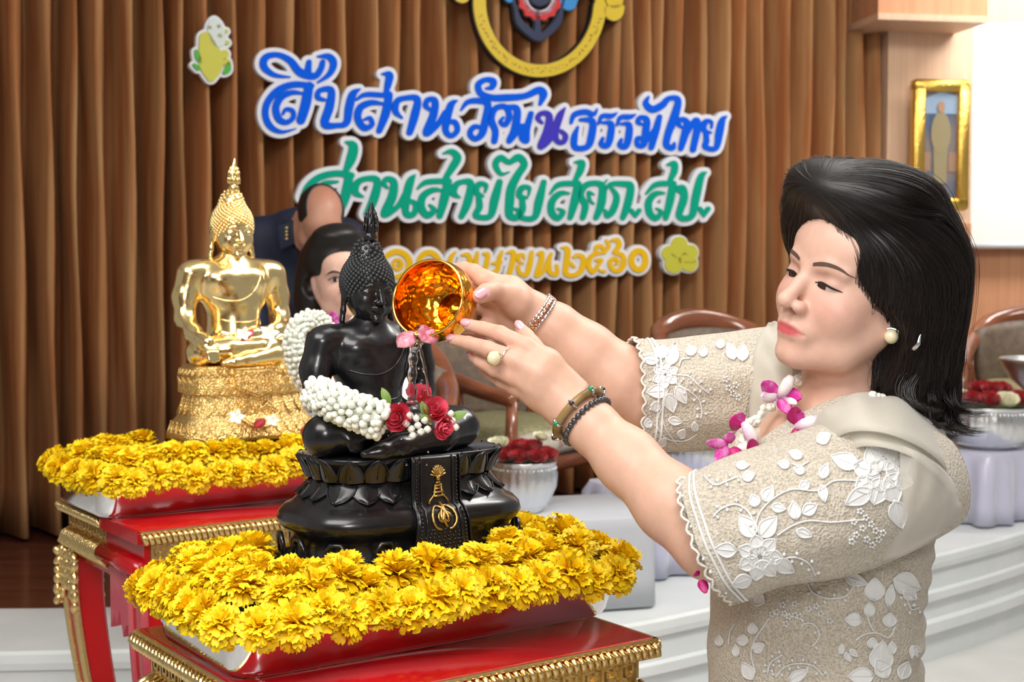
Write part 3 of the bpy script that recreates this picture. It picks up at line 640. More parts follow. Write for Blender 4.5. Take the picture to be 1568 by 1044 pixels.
def head_fn(Q):
    q = Q.copy(); q[:, 0] = np.abs(q[:, 0])
    d = ell(Q, (0, 0, .004), (.0325, .036, .044))
    d = smin(d, ell(Q, (0, -.012, -.024), (.022, .020, .018)), .012)
    d = smin(d, ell(q, (.017, -.018, -.012), (.012, .013, .014)), .01)
    d = smax(d, -ell(q, (.0135, -.0385, .0035), (.0095, .0055, .0042)), .005)
    d = smin(d, ell(q, (.0135, -.0275, .0022), (.0088, .0062, .0048)), .002)
    d = smin(d, chain(q, [(.004, -.034, .0085, .0012), (.012, -.0332, .0128, .0014), (.0235, -.0255, .0075, .001)], .002), .003)
    d = smin(d, cone(Q, (0, -.033, .009), (0, -.0415, -.0105), .0026, .0042), .004)
    d = smin(d, ell(q, (.0043, -.0375, -.0115), (.0036, .004, .003)), .003)
    d = smin(d, chain(q, [(0, -.0375, -.0195, .0021), (.005, -.0368, -.0186, .0019), (.0105, -.033, -.0183, .001)], .002), .0025)
    d = smin(d, chain(q, [(0, -.0368, -.0238, .0025), (.0045, -.036, -.0235, .0022), (.0095, -.0325, -.0205, .001)], .002), .0025)
    d = smin(d, ell(Q, (0, -.030, -.0355), (.0075, .006, .006)), .006)
    d = smin(d, ell(q, (.034, .004, .002), (.0034, .009, .016)), .003)
    d = smin(d, chain(q, [(.0345, .003, -.008, .0042), (.0362, .001, -.026, .0036), (.0385, -.001, -.040, .0042)], .004), .003)
    d = smax(d, -ell(q, (.0385, -.001, .001), (.0022, .0045, .010)), .002)
    return d
def cap_fn(Q):
    d = ell(Q, (0, .003, .012), (.0355, .0382, .0405))
    d = smax(d, (.0225-(Q[:, 1]+.036)*.95-np.abs(Q[:, 0])*.28-Q[:, 2])*.7, .003)
    return smin(d, ell(Q, (0, .006, .052), (.019, .02, .021)), .012)
HV = {}
def statue(kind, loc, us, ls, hsc, m, ped_h, label, cat_group, curl_m=None):
    root = empty('buddha_statue', loc, TH, label, 'statue', cat_group)
    fn = body_fn(us, ls); seat = ped_h
    V, Fa = sdf_mesh(fn, (-.15*us, -.14, -.004), (.15*us, .07*us+LEAN, .232*us), .0021)
    fig_ = link('figure', mesh('figure', V, Fa, m), root, loc=(-.026 if kind == 'black' else 0, .012, seat))
    # robe hems laid on the body
    def hem(pts, r, dirn=(0, 1, 0)):
        p = np.array([(x*us, -.12*us, z*us) for x, z in pts], f4)
        for _ in range(60):
            d = fn(p); p[:, 1] = np.minimum(p[:, 1]+d*.8, .03*us)
        p = p[np.abs(fn(p)) < .003]; return MB().tube([tuple(q) for q in p], r, n=6)
    hem(spline([(.04, .178), (.034, .15), (.02, .125), (-.005, .112), (-.03, .112), (-.05, .118)], 5), .0016*us).build('robe_hem', m, fig_)
    for dx in (0, .014): hem(spline([(.044+dx*.6, .176), (.042+dx, .15), (.04+dx, .11), (.034+dx, .08), (.03+dx, .068)], 5), .0014*us).build('sash_edge', m, fig_)
    hem(spline([(-.036, .079), (-.015, .074), (.015, .074), (.036, .079)], 4), .0013*us).build('waist_band', m, fig_)
    if 'v' not in HV:
        v1 = sdf_mesh(head_fn, (-.046, -.05, -.05), (.046, .046, .056), .00115)
        v2 = sdf_mesh(cap_fn, (-.042, -.042, -.045), (.042, .048, .078), .002)
        HV['v'] = v1; HV['c'] = v2
        D = []; Ng = 620
        for i in range(Ng):
            z = 1-2*(i+.5)/Ng; a = i*2.399963; r = math.sqrt(1-z*z); D.append((r*math.cos(a), r*math.sin(a), z))
        D = np.array(D); start = D*.12+np.array((0, .004, .018)); p = start.astype(f4)
        for _ in range(60): p = p-D.astype(f4)*(cap_fn(p)*.7)[:, None]
        ok = (np.abs(cap_fn(p)) < .001) & (np.linalg.norm(p-np.array((0, .004, .018)), axis=1) > .02); HV['k'] = [q for q in p[ok] if head_fn(np.array([q]))[0] > -.0022]
    hl = (-.030 if kind == 'black' else 0, .012+.010*us+LEAN, seat+.191*us+.038*hsc)
    hd = link('head', mesh('head', *HV['v'], m), root, loc=hl, scale=hsc, rot=(math.radians(6), 0, 0))
    b = MB()
    link('hair_cap', mesh('hair_cap', *HV['c'], m), hd)
    for q in HV['k']: b.ball(q, (.0029, .0029, .0031), 7, 5)
    b.build('hair_curls', curl_m or m, hd)['kind'] = 'stuff'
    b = MB(); tw = lambda a, z: 1+.16*math.cos(9*a+z*160)*min(1, max(0, (z-.078)/.01))
    b.lathe([(.005, .069), (.0085, .071), (.0098, .075), (.0085, .079), (.0072, .081), (.0092, .086), (.009, .093), (.0074, .102), (.005, .110), (.0026, .118), (.0012, .122), (.0002, .126)], 36, rf=tw)
    for k in range(8):
        a = k*PI/4
        for z0, r0, ln in ((.083, .009, .015), (.094, .0078, .015), (.103, .0058, .010)):
            a2 = a+(z0*90 % 1)*.8; c, s = math.cos(a2), math.sin(a2)
            b.tube([(c*r0, s*r0, z0), (c*(r0+.0008), s*(r0+.0008), z0+ln*.5), (c*r0*.82, s*r0*.82, z0+ln)], [.0022, .0016, .0002], n=5)
    b.build('flame_finial', m, hd)
    return root
def se(a, b_, k=64, e=3.4):
    out = []
    for i in range(k):
        t = 2*PI*i/k; c, s = math.cos(t), math.sin(t); out.append((a*math.copysign(abs(c)**(2/e), c), b_*math.copysign(abs(s)**(2/e), s)))
    return out
def perimeter(a, b_, n, e=3.4, ph=0.0):
    R_ = np.array(se(a, b_, 400, e)); d = np.r_[0, np.cumsum(np.linalg.norm(np.roll(R_, -1, 0)-R_, axis=1))]
    out = []
    for i in range(n):
        s = ((i+ph)/n % 1)*d[-1]; k = int(np.searchsorted(d, s, 'right')-1) % 400; p = R_[k]; t = R_[(k+1) % 400]-R_[k-1]; t /= np.linalg.norm(t); out.append((p, (t[1], -t[0])))
    return out, d[-1]
def petal_mesh(name, w_, h_, bulge, m, up=1):
    b = MB(); G = []; nu, nv = 7, 7
    for j in range(nv):
        v = j/(nv-1); half = w_/2*math.sin(PI*min(.5+v*.5, 1))**.6*(1 if v < .98 else .02); row = []
        for i in range(nu):
            u = -1+2*i/(nu-1); row.append((u*half, -bulge*(1-u*u)*(1-v*.35)-.004*v*v, up*h_*v))
        G.append(row)
    b.grid(G); back_ = [[(p[0], p[1]*.3+.004, p[2]) for p in r] for r in G]; b.grid([r[::-1] for r in back_])
    edge = [(p[0]*1.0, p[1]-.0008, p[2]) for p in [r[0] for r in G]+[r[-1] for r in G[::-1]]]; b.tube(edge, .0011, n=5)
    b.tube([G[j][3] for j in range(1, nv)], .0007, n=4)
    return b.mesh(name, m)
def petals(parent, name, a, b_, z, n, me, tilt, ph=0.0, skipx=0.0):
    L_, _ = perimeter(a, b_, n, ph=ph)
    for p, nn in L_:
        if abs(p[0]) < skipx and p[1] < 0: continue
        o = link(name, me, parent, loc=(p[0], p[1], z), rot=(tilt, 0, math.atan2(nn[1], nn[0])+PI/2))
        o.rotation_mode = 'ZYX' if False else 'XYZ'
M['black'] = mat('wet_black_bronze', (.006, .006, .0075), .27, col2=(.012, .012, .014), cs=30, coat=.2, coatr=.1, spec=.5, bump=.06, bs=60)
M['black_dull'] = mat('dusty_black_bronze', (.022, .024, .027), .5)
M['gold'] = mat('polished_gold_leaf', (1.0, .78, .38), .2, 1, bump=.10, bs=90, bdist=.002)
M['gold_emb'] = mat('embossed_gold', (.95, .68, .27), .34, 1, bump=.9, bs=300, bdist=.002, bt='voronoi')
# ---- black statue
BC = AB(1.022, 1.735, 1.085)
PH = .150
bl = statue('black', BC, .96, 1.0, 1.03, M['black'], PH, 'black bronze seated Buddha statue having water poured on it', 'seated Buddha statues', M['black_dull'])
def pedestal_black(root):
    prof = [(.158, .098, .0), (.158, .098, .010), (.148, .090, .014), (.140, .084, .020), (.138, .082, .038), (.142, .086, .044), (.150, .092, .050), (.154, .096, .060), (.152, .094, .070), (.145, .088, .079), (.137, .082, .083), (.134, .08, .086), (.116, .066, .106), (.106, .058, .112), (.105, .057, .117), (.112, .064, .124), (.126, .074, .142), (.130, .078, .149), (.126, .075, .1505)]
    b = MB(); loft(b, [[(x, y, z) for x, y in se(a, c, 72)] for a, c, z in prof]); ped = b.build('pedestal', M['black'], root, scale=(1.12, 1.12, 1))
    petals(ped, 'lotus_petal', .116, .068, .119, 22, petal_mesh('lotus_petal', .033, .034, .006, M['black']), math.radians(18), skipx=.03)
    petals(ped, 'lotus_petal', .112, .062, .112, 22, petal_mesh('lotus_petal_low', .039, .030, .006, M['black'], -1), math.radians(-36), .5, skipx=.03)
    for p, nn in perimeter(.148, .091, 14, ph=.25)[0]:        # scrolled feet and arched openings
        if abs(p[0]) < .045 and p[1] < 0: continue
        b = MB(); t = (-nn[1], nn[0]); c = Vector((p[0], p[1], 0))
        b.tube([c+Vector((t[0]*s_*.012, t[1]*s_*.012, 0))+Vector((nn[0]*o_, nn[1]*o_, z)) for s_, z, o_ in ((-1.1, .012, 0), (-1, .030, .002), (-.5, .040, .003), (.5, .040, .003), (1, .030, .002), (1.1, .012, 0))], .0035, n=6); b.build('foot_scroll', M['black'], ped)
    # cloth banner hanging over the front
    def yfront(z): 
        zs_ = [q[2] for q in prof]; return -np.interp(z, zs_, np.maximum.accumulate([q[1] for q in prof][::-1])[::-1])-.006
    G = []; nz = 26
    for j in range(nz):
        z = .150-.128*j/(nz-1); hw = .034+.014*max(0, (j-13)/(nz-1)); row = []
        for i in range(13):
            u = -1+2*i/12; zz = z-(.016*(1-abs(u)) if j == nz-1 else 0); row.append((u*hw, yfront(max(zz, .03))-.002*(1-u*u), zz))
        G.append(row)
    b = MB(); b.grid(G); bn = b.build('cloth_banner', M['black'], ped); sd = bn.modifiers.new('t', 'SOLIDIFY'); sd.thickness = .004
    b = MB()
    for u in (0, 2, 10, 12): b.tube([(G[j][u][0], G[j][u][1]-.001, G[j][u][2]) for j in range(nz)], .0013, n=5)
    r = random.Random(2)
    for j in range(1, nz-1):
        for u in (1, 11): b.ball((G[j][u][0], G[j][u][1]-.0005, G[j][u][2]), .0018, 6, 4)
    for j in range(19, nz-1):
        for u in range(2, 11): b.ball((G[j][u][0]+r.uniform(-.002, .002), G[j][u][1]-.0003, G[j][u][2]), .0021, 6, 4)
    b.build('banner_border', M['black'], bn)['kind'] = 'stuff'
    # gilded crest: sunburst fan, stepped spire, round knot
    gm = mat('rubbed_gilt', (.62, .42, .14), .38, 1, bump=.4, bs=400); b = MB(); at = lambda x, z: (x, yfront(z)-.0045, z)
    for k in range(-4, 5): a = k*.33; b.tube([at(0, .122), at(.011*math.sin(a), .122+.016*math.cos(a))], [.0008, .0016], n=5)
    b.tube([at(0, .124), at(0, .117)], .003, n=6)
    for z, w_ in ((.114, .003), (.110, .005), (.106, .0045), (.101, .007), (.096, .0085)): b.tube([at(-w_, z), at(w_, z)], .0017, n=5)
    for s_ in (-1, 1): b.tube([at(s_*.004, .112), at(s_*.0055, .098), at(s_*.012, .091), at(s_*.014, .086)], .0013, n=5)
    for s_ in (-1, 1): b.tube([at(s_*.006+.012*math.cos(a)*s_*.9, .068+.015*math.sin(a)) for a in np.linspace(-1.6, 3.4, 14)], .0017, n=5); b.tube([at(s_*.004+.005*math.cos(a), .069+.006*math.sin(a)) for a in np.linspace(0, 5, 9)], .0014, n=5)
    b.tube([at(0, .088), at(.003, .078), at(-.003, .068), at(.002, .056)], .0018, n=5)
    b.build('gilt_crest', gm, bn)
pedestal_black(bl)
# ---- gold statue
GC = AB(1.277, 2.84, 1.125)
GPH = .155
gs = statue('gold', GC, 1.22, .98, 1.28, M['gold'], GPH, 'polished gold seated Buddha statue on ornate gold pedestal', 'seated Buddha statues')
def pedestal_gold(root):
    prof = [(.158, .098, .0), (.157, .097, .012), (.151, .092, .020), (.147, .089, .034), (.138, .082, .044), (.133, .078, .056), (.130, .076, .068), (.124, .072, .084), (.122, .07, .092), (.129, .077, .10), (.133, .08, .112), (.131, .078, .126), (.124, .072, .134), (.127, .075, .138), (.128, .076, .146), (.124, .073, .1545), (.122, .071, .1555)]
    b = MB(); loft(b, [[(x, y, z) for x, y in se(a, c, 72)] for a, c, z in prof]); ped = b.build('pedestal', M['gold_emb'], root)
    petals(ped, 'carved_petal', .129, .076, .098, 26, petal_mesh('carved_petal', .027, .034, .0035, M['gold_emb']), math.radians(0), skipx=.02)
    petals(ped, 'carved_petal', .121, .069, .092, 26, petal_mesh('carved_petal_low', .028, .042, .002, M['gold_emb'], -1), math.radians(-16), .5, skipx=.02)
    petals(ped, 'carved_leaf', .146, .088, .036, 34, petal_mesh('carved_leaf', .024, .026, .002, M['gold_emb'], -1), math.radians(-14), .5)
    petals(ped, 'carved_knob', .127, .075, .148, 40, petal_mesh('carved_knob', .013, .012, .004, M['gold_emb'], -1), 0)
    def panel(name, pts, ins):
        zs_ = [q[2] for q in prof]; mx = [q[1] for q in prof]; yf = lambda z: -np.interp(z, zs_, np.maximum.accumulate(mx[::-1])[::-1])-ins
        sp = pts; b = MB(); n = len(sp)
        b.add([(x, yf(z)-.004, z) for x, z in sp]+[(x, yf(z)+.01, z) for x, z in sp], [list(range(n))[::-1]]+[[i, (i+1) % n, n+(i+1) % n, n+i] for i in range(n)])
        cx = sum(p[0] for p in sp)/n; cz = sum(p[1] for p in sp)/n
        o = b.build(name, M['gold_emb'], ped, smooth=False); b = MB()
        for sc in (.97, .78): b.tube([(cx+(x-cx)*sc, yf(cz+(z-cz)*sc)-.006, cz+(z-cz)*sc) for x, z in sp], .0016, n=5, closed=True)
        r = random.Random(4)
        for _ in range(150):
            x = r.uniform(min(p[0] for p in sp), max(p[0] for p in sp))*.7+cx*.3; z = cz+(r.uniform(min(p[1] for p in sp), max(p[1] for p in sp))-cz)*.7; b.ball((x, yf(z)-.005, z), r.uniform(.0012, .0024), 6, 4)
        b.build('panel_relief', M['gold_emb'], o)['kind'] = 'stuff'
    panel('front_panel', [(-.052, .152), (.045, .152), (.045, .108), (.022, .100), (-.004, .090), (-.03, .100), (-.052, .108)], .004)
    fan = [(.062*math.cos(a)*s-.004, .102+.075*math.sin(a)*s) for a, s in [(x, 1) for x in np.linspace(-2.5, -.64, 9)]+[(x, .45) for x in np.linspace(-.64, -2.5, 7)]]
    panel('fan_ornament', fan, .008)
pedestal_gold(gs)
# stands hidden among the flowers carry the statues clear of the trays
for c, z0, z1, nm in ((BC, FT_H+.006, 1.085, 'black'), (GC, RT_H+.006, 1.125, 'gold')):
    b = MB(); b.box((0, 0, (z1-z0)/2), (.12, .07, (z1-z0)/2-.0005), bev=.004); o = b.build('statue_stand', mat('stand_wood', (.12, .05, .03), .6), None, loc=(c[0], c[1], z0), rot=(0, 0, TH))
    tag(o, 'low wooden block under the %s statue inside its tray' % nm, 'stand')
# ================================================================ flowers
M['marigold'] = mat('marigold_petals', (.95, .58, .004), .6, attr='Col', sss=.15, sssr=(1, .6, .1), ssss=.004)
def marigold_mesh(seed):
    r = random.Random(seed); V = []; Fc = []; C = []; R0 = .027
    layers = [(17, -22, .96), (19, -6, 1.0), (19, 10, 1.0), (18, 25, .98), (16, 39, .95), (13, 52, .92), (11, 65, .88), (7, 79, .82)]
    for n, el, ln in layers:
        for k in range(n):
            az = 2*PI*(k+r.uniform(-.3, .3))/n; e = math.radians(el+r.uniform(-9, 9)); L = R0*ln*r.uniform(.88, 1.12); w_ = .0092*r.uniform(.8, 1.25)
            d = Vector((math.cos(az)*math.cos(e), math.sin(az)*math.cos(e), math.sin(e))); t = Vector((-math.sin(az), math.cos(az), 0)); u = d.cross(t)
            tw = r.uniform(-.7, .7); t2 = t*math.cos(tw)+u*math.sin(tw); b0 = len(V); curl = r.uniform(-.0015, .006)
            for s, ww, cc in ((.25, .3, 0), (.7, .75, .0), (.9, 1.0, .5)):
                for q in (-1, 1): V.append(d*(L*s)+t2*(q*w_*ww*.5)-u*curl*cc); C.append((.96, .46, .0) if s < .5 else (1.0, .67, .0))
            for q, rr in ((-1, .96), (-.45, 1.05), (.0, .97), (.5, 1.06), (1, .95)): V.append(d*(L*rr)+t2*(q*w_*.55)-u*(curl*(1.2+r.uniform(-.3, .6)))+u*.0012*math.sin(q*7+seed)); C.append((1.0, .74, .001))
            Fc += [[b0, b0+1, b0+3, b0+2], [b0+2, b0+3, b0+5, b0+4], [b0+4, b0+5, b0+10, b0+9, b0+8, b0+7, b0+6]]
    me = mesh('marigold', V, Fc, M['marigold'], True); color_attr(me, np.array(C)); return me
MG = [marigold_mesh(i) for i in range(5)]
def loop_pts(hx, hy, r, step):
    R_ = rrect(hx, hy, r, 6); R_.append(R_[0]); R_ = np.array(R_); d = np.r_[0, np.cumsum(np.linalg.norm(np.diff(R_, axis=0), axis=1))]; n = int(d[-1]/step); out = []
    for i in range(n):
        s = d[-1]*i/n; x = np.interp(s, d, R_[:, 0]); y = np.interp(s, d, R_[:, 1]); s2 = (s+.002) % d[-1]; t = np.array((np.interp(s2, d, R_[:, 0])-x, np.interp(s2, d, R_[:, 1])-y)); t /= np.linalg.norm(t)+1e-9; out.append((x, y, t[1], -t[0]))
    return out
def garlands(tc, zr, base_c, base_h, who):
    r = random.Random(11 if who == 'black' else 23)
    cfg = [(.308, .162, .055, .006, 46, 'outer marigold garland hanging over the tray rim around the %s statue'), (.264, .122, .05, .034, 16, 'second marigold garland lying inside the rim of the %s statue tray'), (.224, .086, .04, .040, 6, 'inner marigold garland pressed against the pedestal of the %s statue')]
    for gi, (hx, hy, rad, dz, tilt, lab) in enumerate(cfg):
        root = empty('marigold_garland', AB(tc[0], tc[1], zr), TH, lab % who, 'garland', 'marigold garlands in the trays')
        for (x, y, nx, ny) in loop_pts(hx, hy, rad, .0415):
            x += r.uniform(-.006, .006); y += r.uniform(-.006, .006)
            if gi > 0 and abs(x-base_c[0]) < base_h[0]+.020 and abs(y-base_c[1]) < base_h[1]+.016: continue
            o = link('marigold', r.choice(MG), root, loc=(x, y, dz+r.uniform(-.008, .008)), scale=r.uniform(1.02, 1.25))
            nv = Vector((nx*math.sin(math.radians(tilt+r.uniform(-15, 15))), ny*math.sin(math.radians(tilt)), math.cos(math.radians(tilt))))+Vector((r.uniform(-.2, .2), r.uniform(-.2, .2), 0))
            o.rotation_euler = (nv.to_track_quat('Z', 'Y')@Matrix.Rotation(r.uniform(0, 6.28), 3, 'Z').to_quaternion()).to_euler()
garlands(FTC, FT_H+.068, (1.022-FTC[0], 1.735-FTC[1]), (.158, .098), 'black')
garlands(RTC, RT_H+.072, (1.277-RTC[0], 2.84-RTC[1]), (.158, .098), 'gold')
# ---------------------------------------------------------------- jasmine
M['jasmine'] = mat('jasmine_white', (.86, .87, .80), .5, sss=.25, sssr=(1, 1, .7), ssss=.004, col2=(.80, .83, .70), cs=60)
M['calyx'] = mat('calyx_green', (.22, .32, .06), .6)
def bud_mesh(s=1.0):
    b = MB(); b.cur = 0; b.lathe([(.0012*s, 0), (.0034*s, .0025*s), (.0058*s, .007*s), (.0062*s, .011*s), (.0048*s, .0145*s), (.002*s, .0165*s)], 8, rf=lambda a, z: 1+.07*math.cos(4*a))
    b.cur = 1; b.lathe([(.0016*s, -.003*s), (.0018*s, .0), (.0012*s, .002*s)], 6)
    return b.mesh('jasmine_bud', [M['jasmine'], M['calyx']])
BUD = bud_mesh()
def aim(o, d, roll=0.0): o.rotation_euler = (Vector(d).to_track_quat('Z', 'Y')@Matrix.Rotation(roll, 3, 'Z').to_quaternion()).to_euler()
def thick_garland(root, pts, rad, step=.0105, around=13, seed=1, sc=1.0, core=.0):
    r = random.Random(seed); S_ = spline(pts, 24); d = np.r_[0, np.cumsum(np.linalg.norm(np.diff(S_, axis=0), axis=1))]; n = int(d[-1]/step)
    o = np.array(root.location)
    MB().tube([tuple(p-o) for p in S_[::4]], rad*.5, n=10).build('garland_core', M['jasmine'], root)
    for i in range(n+1):
        s = d[-1]*i/n; p = np.array([np.interp(s, d, S_[:, k]) for k in range(3)]); q = np.array([np.interp(min(s+.004, d[-1]), d, S_[:, k]) for k in range(3)])-np.array([np.interp(max(s-.004, 0), d, S_[:, k]) for k in range(3)])
        t = Vector(q).normalized(); x = t.cross(Vector((.2, .3, 1))).normalized(); y = t.cross(x)
        for k in range(around):
            a = 2*PI*(k+.5*(i % 2))/around+r.uniform(-.08, .08); dv = x*math.cos(a)+y*math.sin(a)+t*r.uniform(-.15, .15)
            bo = link('jasmine_bud', BUD, root, loc=tuple(np.array(p)-o+np.array(dv)*(rad-.0135*sc)), scale=sc*r.uniform(.9, 1.15)); aim(bo, dv, r.uniform(0, 6))
# ---------------------------------------------------------------- roses
def rose_mesh(name, m, seed=0, open_=1.0):
    r = random.Random(seed); b = MB()
    for k in range(17):
        f_ = k/16; a0 = k*2.4+r.uniform(-.2, .2); rad = .003+.019*f_*open_; hgt = .024-.008*f_; wd = 1.5-.25*f_; G = []
        for j in range(5):
            v = j/4; row = []
            for i in range(6):
                u = -1+2*i/5; a = a0+u*wd*(.55+.45*math.sin(PI*min(1, .25+v*.7)))*.8; rr = rad*(.25+.75*math.sin(PI*.5*min(1, v*1.25)))+(.004*f_*open_*max(0, v-.6)*2.2); row.append((rr*math.cos(a), rr*math.sin(a), hgt*v*(1-.12*u*u)-.002*f_+.0012*math.sin(u*6+k)))
            G.append(row)
        b.grid(G)
    return b.mesh(name, m)
M['rose_red'] = mat('red_rose', (.42, .004, .010), .55, col2=(.32, .002, .006), cs=60, sheen=.2)
M['rose_white'] = mat('cream_rose', (.86, .83, .66), .55, col2=(.80, .80, .55), cs=50)
M['rose_pink'] = mat('pink_rose', (.86, .12, .19), .5, col2=(.72, .05, .09), cs=80)
M['leaf'] = mat('rose_leaf', (.06, .16, .03), .5)
RR = [rose_mesh('red_rose', M['rose_red'], i) for i in range(3)]; RW = [rose_mesh('white_rose', M['rose_white'], 5+i) for i in range(2)]; RP = [rose_mesh('pink_rose', M['rose_pink'], 9+i, .7) for i in range(2)]
def leaf_shape(b, c, d, n_, L, w_):
    d = Vector(d).normalized(); n_ = Vector(n_); t = d.cross(n_).normalized(); nn = t.cross(d); G = []
    for j in range(6):
        v = j/5; hw = w_*math.sin(PI*(.06+.94*v))**.8*.5; G.append([tuple(Vector(c)+d*(L*v)+t*(u*hw)+nn*(.12*L*math.sin(PI*v)-abs(u)*hw*.3)) for u in (-1, 0, 1)])
    b.grid(G)
# ---- silver bowls with roses, on low cloth covered tables
M['silver'] = mat('beaten_silver', (.78, .80, .82), .28, 1, bump=.4, bs=120, bdist=.003)
M['satin'] = mat('lavender_satin', (.52, .52, .66), .32, sheen=.5, bump=.1, bs=10)
M['grey_cloth'] = mat('grey_cloth', (.50, .52, .56), .6, bump=.1, bs=300)
def bowl(loc, r, h, flutes, label):
    root = empty('silver_bowl', loc, 0, label, 'bowl', 'fluted silver bowls of roses')
    fl = lambda a, z: 1+.07*abs(math.cos(flutes/2*a))*min(1, max(0, math.sin(PI*min(1, z/h))))
    b = MB(); b.lathe([(r*.5, 0), (r*.56, h*.02), (r*.58, h*.06), (r*.8, h*.25), (r*.95, h*.5), (r, h*.75), (r*.97, h*.9), (r*1.0, h*.97), (r*1.03, h), (r*.99, h*1.0), (r*.95, h*.93), (r*.9, h*.6), (r*.5, h*.15)], 96, rf=fl); b.build('bowl_body', M['silver'], root)
    b = MB(); 
    for row, z in enumerate((.86, .12)):
        for k in range(flutes*2):
            a = 2*PI*k/(flutes*2); rr = r*(1.0 if row == 0 else .68); b.ball((rr*math.cos(a), rr*math.sin(a), h*z), r*.03, 6, 4)
    b.build('beaded_band', M['silver'], root)['kind'] = 'stuff'
    b = MB(); b.lathe([(r*.55, h*.4), (r*.94, h*.88), (r*.9, h*.95), (r*.01, h*.99)], 24, capb=True); b.build('flower_foam', M['leaf'], root)
    return root
def low_table(c, rz, hx, hy, z, m, label, folds=True):
    root = empty('low_table', (c[0], c[1], S_Z), rz, label, 'table', 'low cloth covered tables on the stage')
    H = z-S_Z; b = MB(); R_ = rrect(hx, hy, .03, 5); b2 = []
    P2 = loop_pts(hx, hy, .03, .012)
    rows = []
    for k, zz in enumerate((H, H-.008, H-.04, H-.12, H-.2, .012)):
        row = []
        for i, (x, y, nx, ny) in enumerate(P2):
            o = (0 if k < 2 else .012+.022*k/5*math.sin(i*.55+.6*math.sin(i*.21))+.014*k/5) if folds else .002*k
            ins = .004 if k == 0 else 0
            row.append((x+nx*(o-ins), y+ny*(o-ins), zz))
        rows.append(row)
    loft(b, rows[::-1]); b.build('table_cloth', m, root)
    for sx in (-1, 1):
        for sy in (-1, 1): b = MB(); b.box((sx*(hx-.05), sy*(hy-.05), H/2-.005), (.02, .02, H/2-.005)); b.build('leg', M['stage_wood'], root, smooth=False)
    return root
TZ = .70
low_table(P_z(835, 785, TZ)[:2]+np.array((-.03, .08)), math.radians(16), .33, .22, TZ, M['grey_cloth'], 'low grey cloth covered table behind the black statue', False)
low_table(np.array((.68, 5.22)), math.radians(33), .36, .20, TZ, M['satin'], 'low lavender satin table behind the pouring woman\'s forearm')
low_table(np.array((2.22, 6.30)), math.radians(42), .52, .20, TZ, M['satin'], 'low lavender satin table at the right edge of the stage')
def where(dx, dy):
    d = math.hypot(dx, dy); a = round(math.degrees(math.atan2(dx, -dy))/22.5) % 16
    w_ = ('front', 'front right of centre', 'front right', 'right front', 'right', 'right rear', 'rear right', 'rear right of centre', 'rear', 'rear left of centre', 'rear left', 'left rear', 'left', 'left front', 'front left', 'front left of centre')[a]
    return w_+(' of the heart' if d < .055 else ' rim')
def fill_bowl(root, r, h, spec, lab, seed):
    rr = random.Random(seed); L_ = root.location
    for (dx, dy, dz, kind, sc) in spec:
        me = rr.choice(RR if kind == 'r' else RW)
        o = link('red_rose' if kind == 'r' else 'white_rose', me, None, loc=(L_[0]+dx, L_[1]+dy, L_[2]+h*.93+dz), scale=sc)
        aim(o, (dx*2.2+rr.uniform(-.1, .1), dy*2.2-.25, .8), rr.uniform(0, 6)); tag(o, ('red rose' if kind == 'r' else 'creamy white rose')+' at the '+where(dx, dy)+' of '+lab, 'rose', ('red' if kind == 'r' else 'white')+' roses in '+lab)
c = P_z(803, 783, TZ); B1 = bowl((c[0], c[1], TZ+.0005), .102, .165, 22, 'deep fluted silver bowl of red roses beside the black statue')
sp = []
for ring, n_ in ((.03, 4), (.075, 9)):
    for k in range(n_): a = 2*PI*k/n_+.3; sp.append((ring*math.cos(a), ring*math.sin(a), .045 if ring < .05 else .022, 'r', 1.45))
sp += [(-.085, -.01, .055, 'w', 1.5), (.055, .02, .075, 'w', 1.2)]
fill_bowl(B1, .102, .165, sp, 'the deep silver bowl', 3)
c = np.array((.70, 5.25)); B2 = bowl((c[0], c[1], TZ+.0005), .16, .16, 34, 'wide fluted silver bowl glimpsed under the lace sleeve')
fill_bowl(B2, .16, .16, [(.10*math.cos(a), .10*math.sin(a), .02, 'r', 1.5) for a in np.arange(0, 6.2, .8)], 'the half hidden silver bowl', 4)
c = P_z(1525, 690, TZ); B3 = bowl((c[0], c[1]+.1, TZ+.0005), .20, .185, 36, 'broad fluted silver bowl of roses at the right edge')
sp = [(.13*math.cos(a), .13*math.sin(a), .03, 'w' if k in (5, 6, 9) else 'r', 2.1) for k, a in enumerate(np.arange(0, 6.2, .55))]+[(.05*math.cos(a), .05*math.sin(a), .07, 'r', 2.0) for a in (0, 1.6, 3.1, 4.7)]
fill_bowl(B3, .2, .185, sp, 'the broad silver bowl', 5)
# ---- jasmine garland over the black statue's arm, ending in roses
jr = empty('jasmine_garland', P(470, 640, 1.93), 0, 'thick white jasmine garland with pink roses over the black statue\'s lap', 'garland', 'thick jasmine garlands on the statues')
thick_garland(jr, [P(486, 604, 1.935), P(515, 617, 1.885), P(550, 632, 1.86), P(586, 646, 1.855)], .024, seed=2, sc=.82, step=.009)
jo = np.array(jr.location)
for px, py, Y, sc, d in ((612, 640, 1.865, 1.1, (-.2, -1, .2)), (640, 612, 1.90, 1.0, (.0, -.6, .9)), (662, 632, 1.875, 1.05, (.3, -.8, .5)), (672, 652, 1.86, .9, (.7, -.8, -.2))):
    o = link('pink_rose', rng.choice(RP), jr, loc=tuple(P(px, py, Y)-jo), scale=sc); aim(o, d)
b = MB()
for px, py, Y, d in ((655, 640, 1.87, (-.3, -.3, .9)), (662, 648, 1.865, (-.5, -.5, .4)), (688, 640, 1.87, (.9, -.2, .3)), (597, 620, 1.87, (-.4, -.1, .9))): leaf_shape(b, P(px, py, Y)-jo, d, (0, -1, .2), .026, .012)
b.build('sepals', mat('sepal_green', (.22, .36, .08), .5), jr)['kind'] = 'stuff'
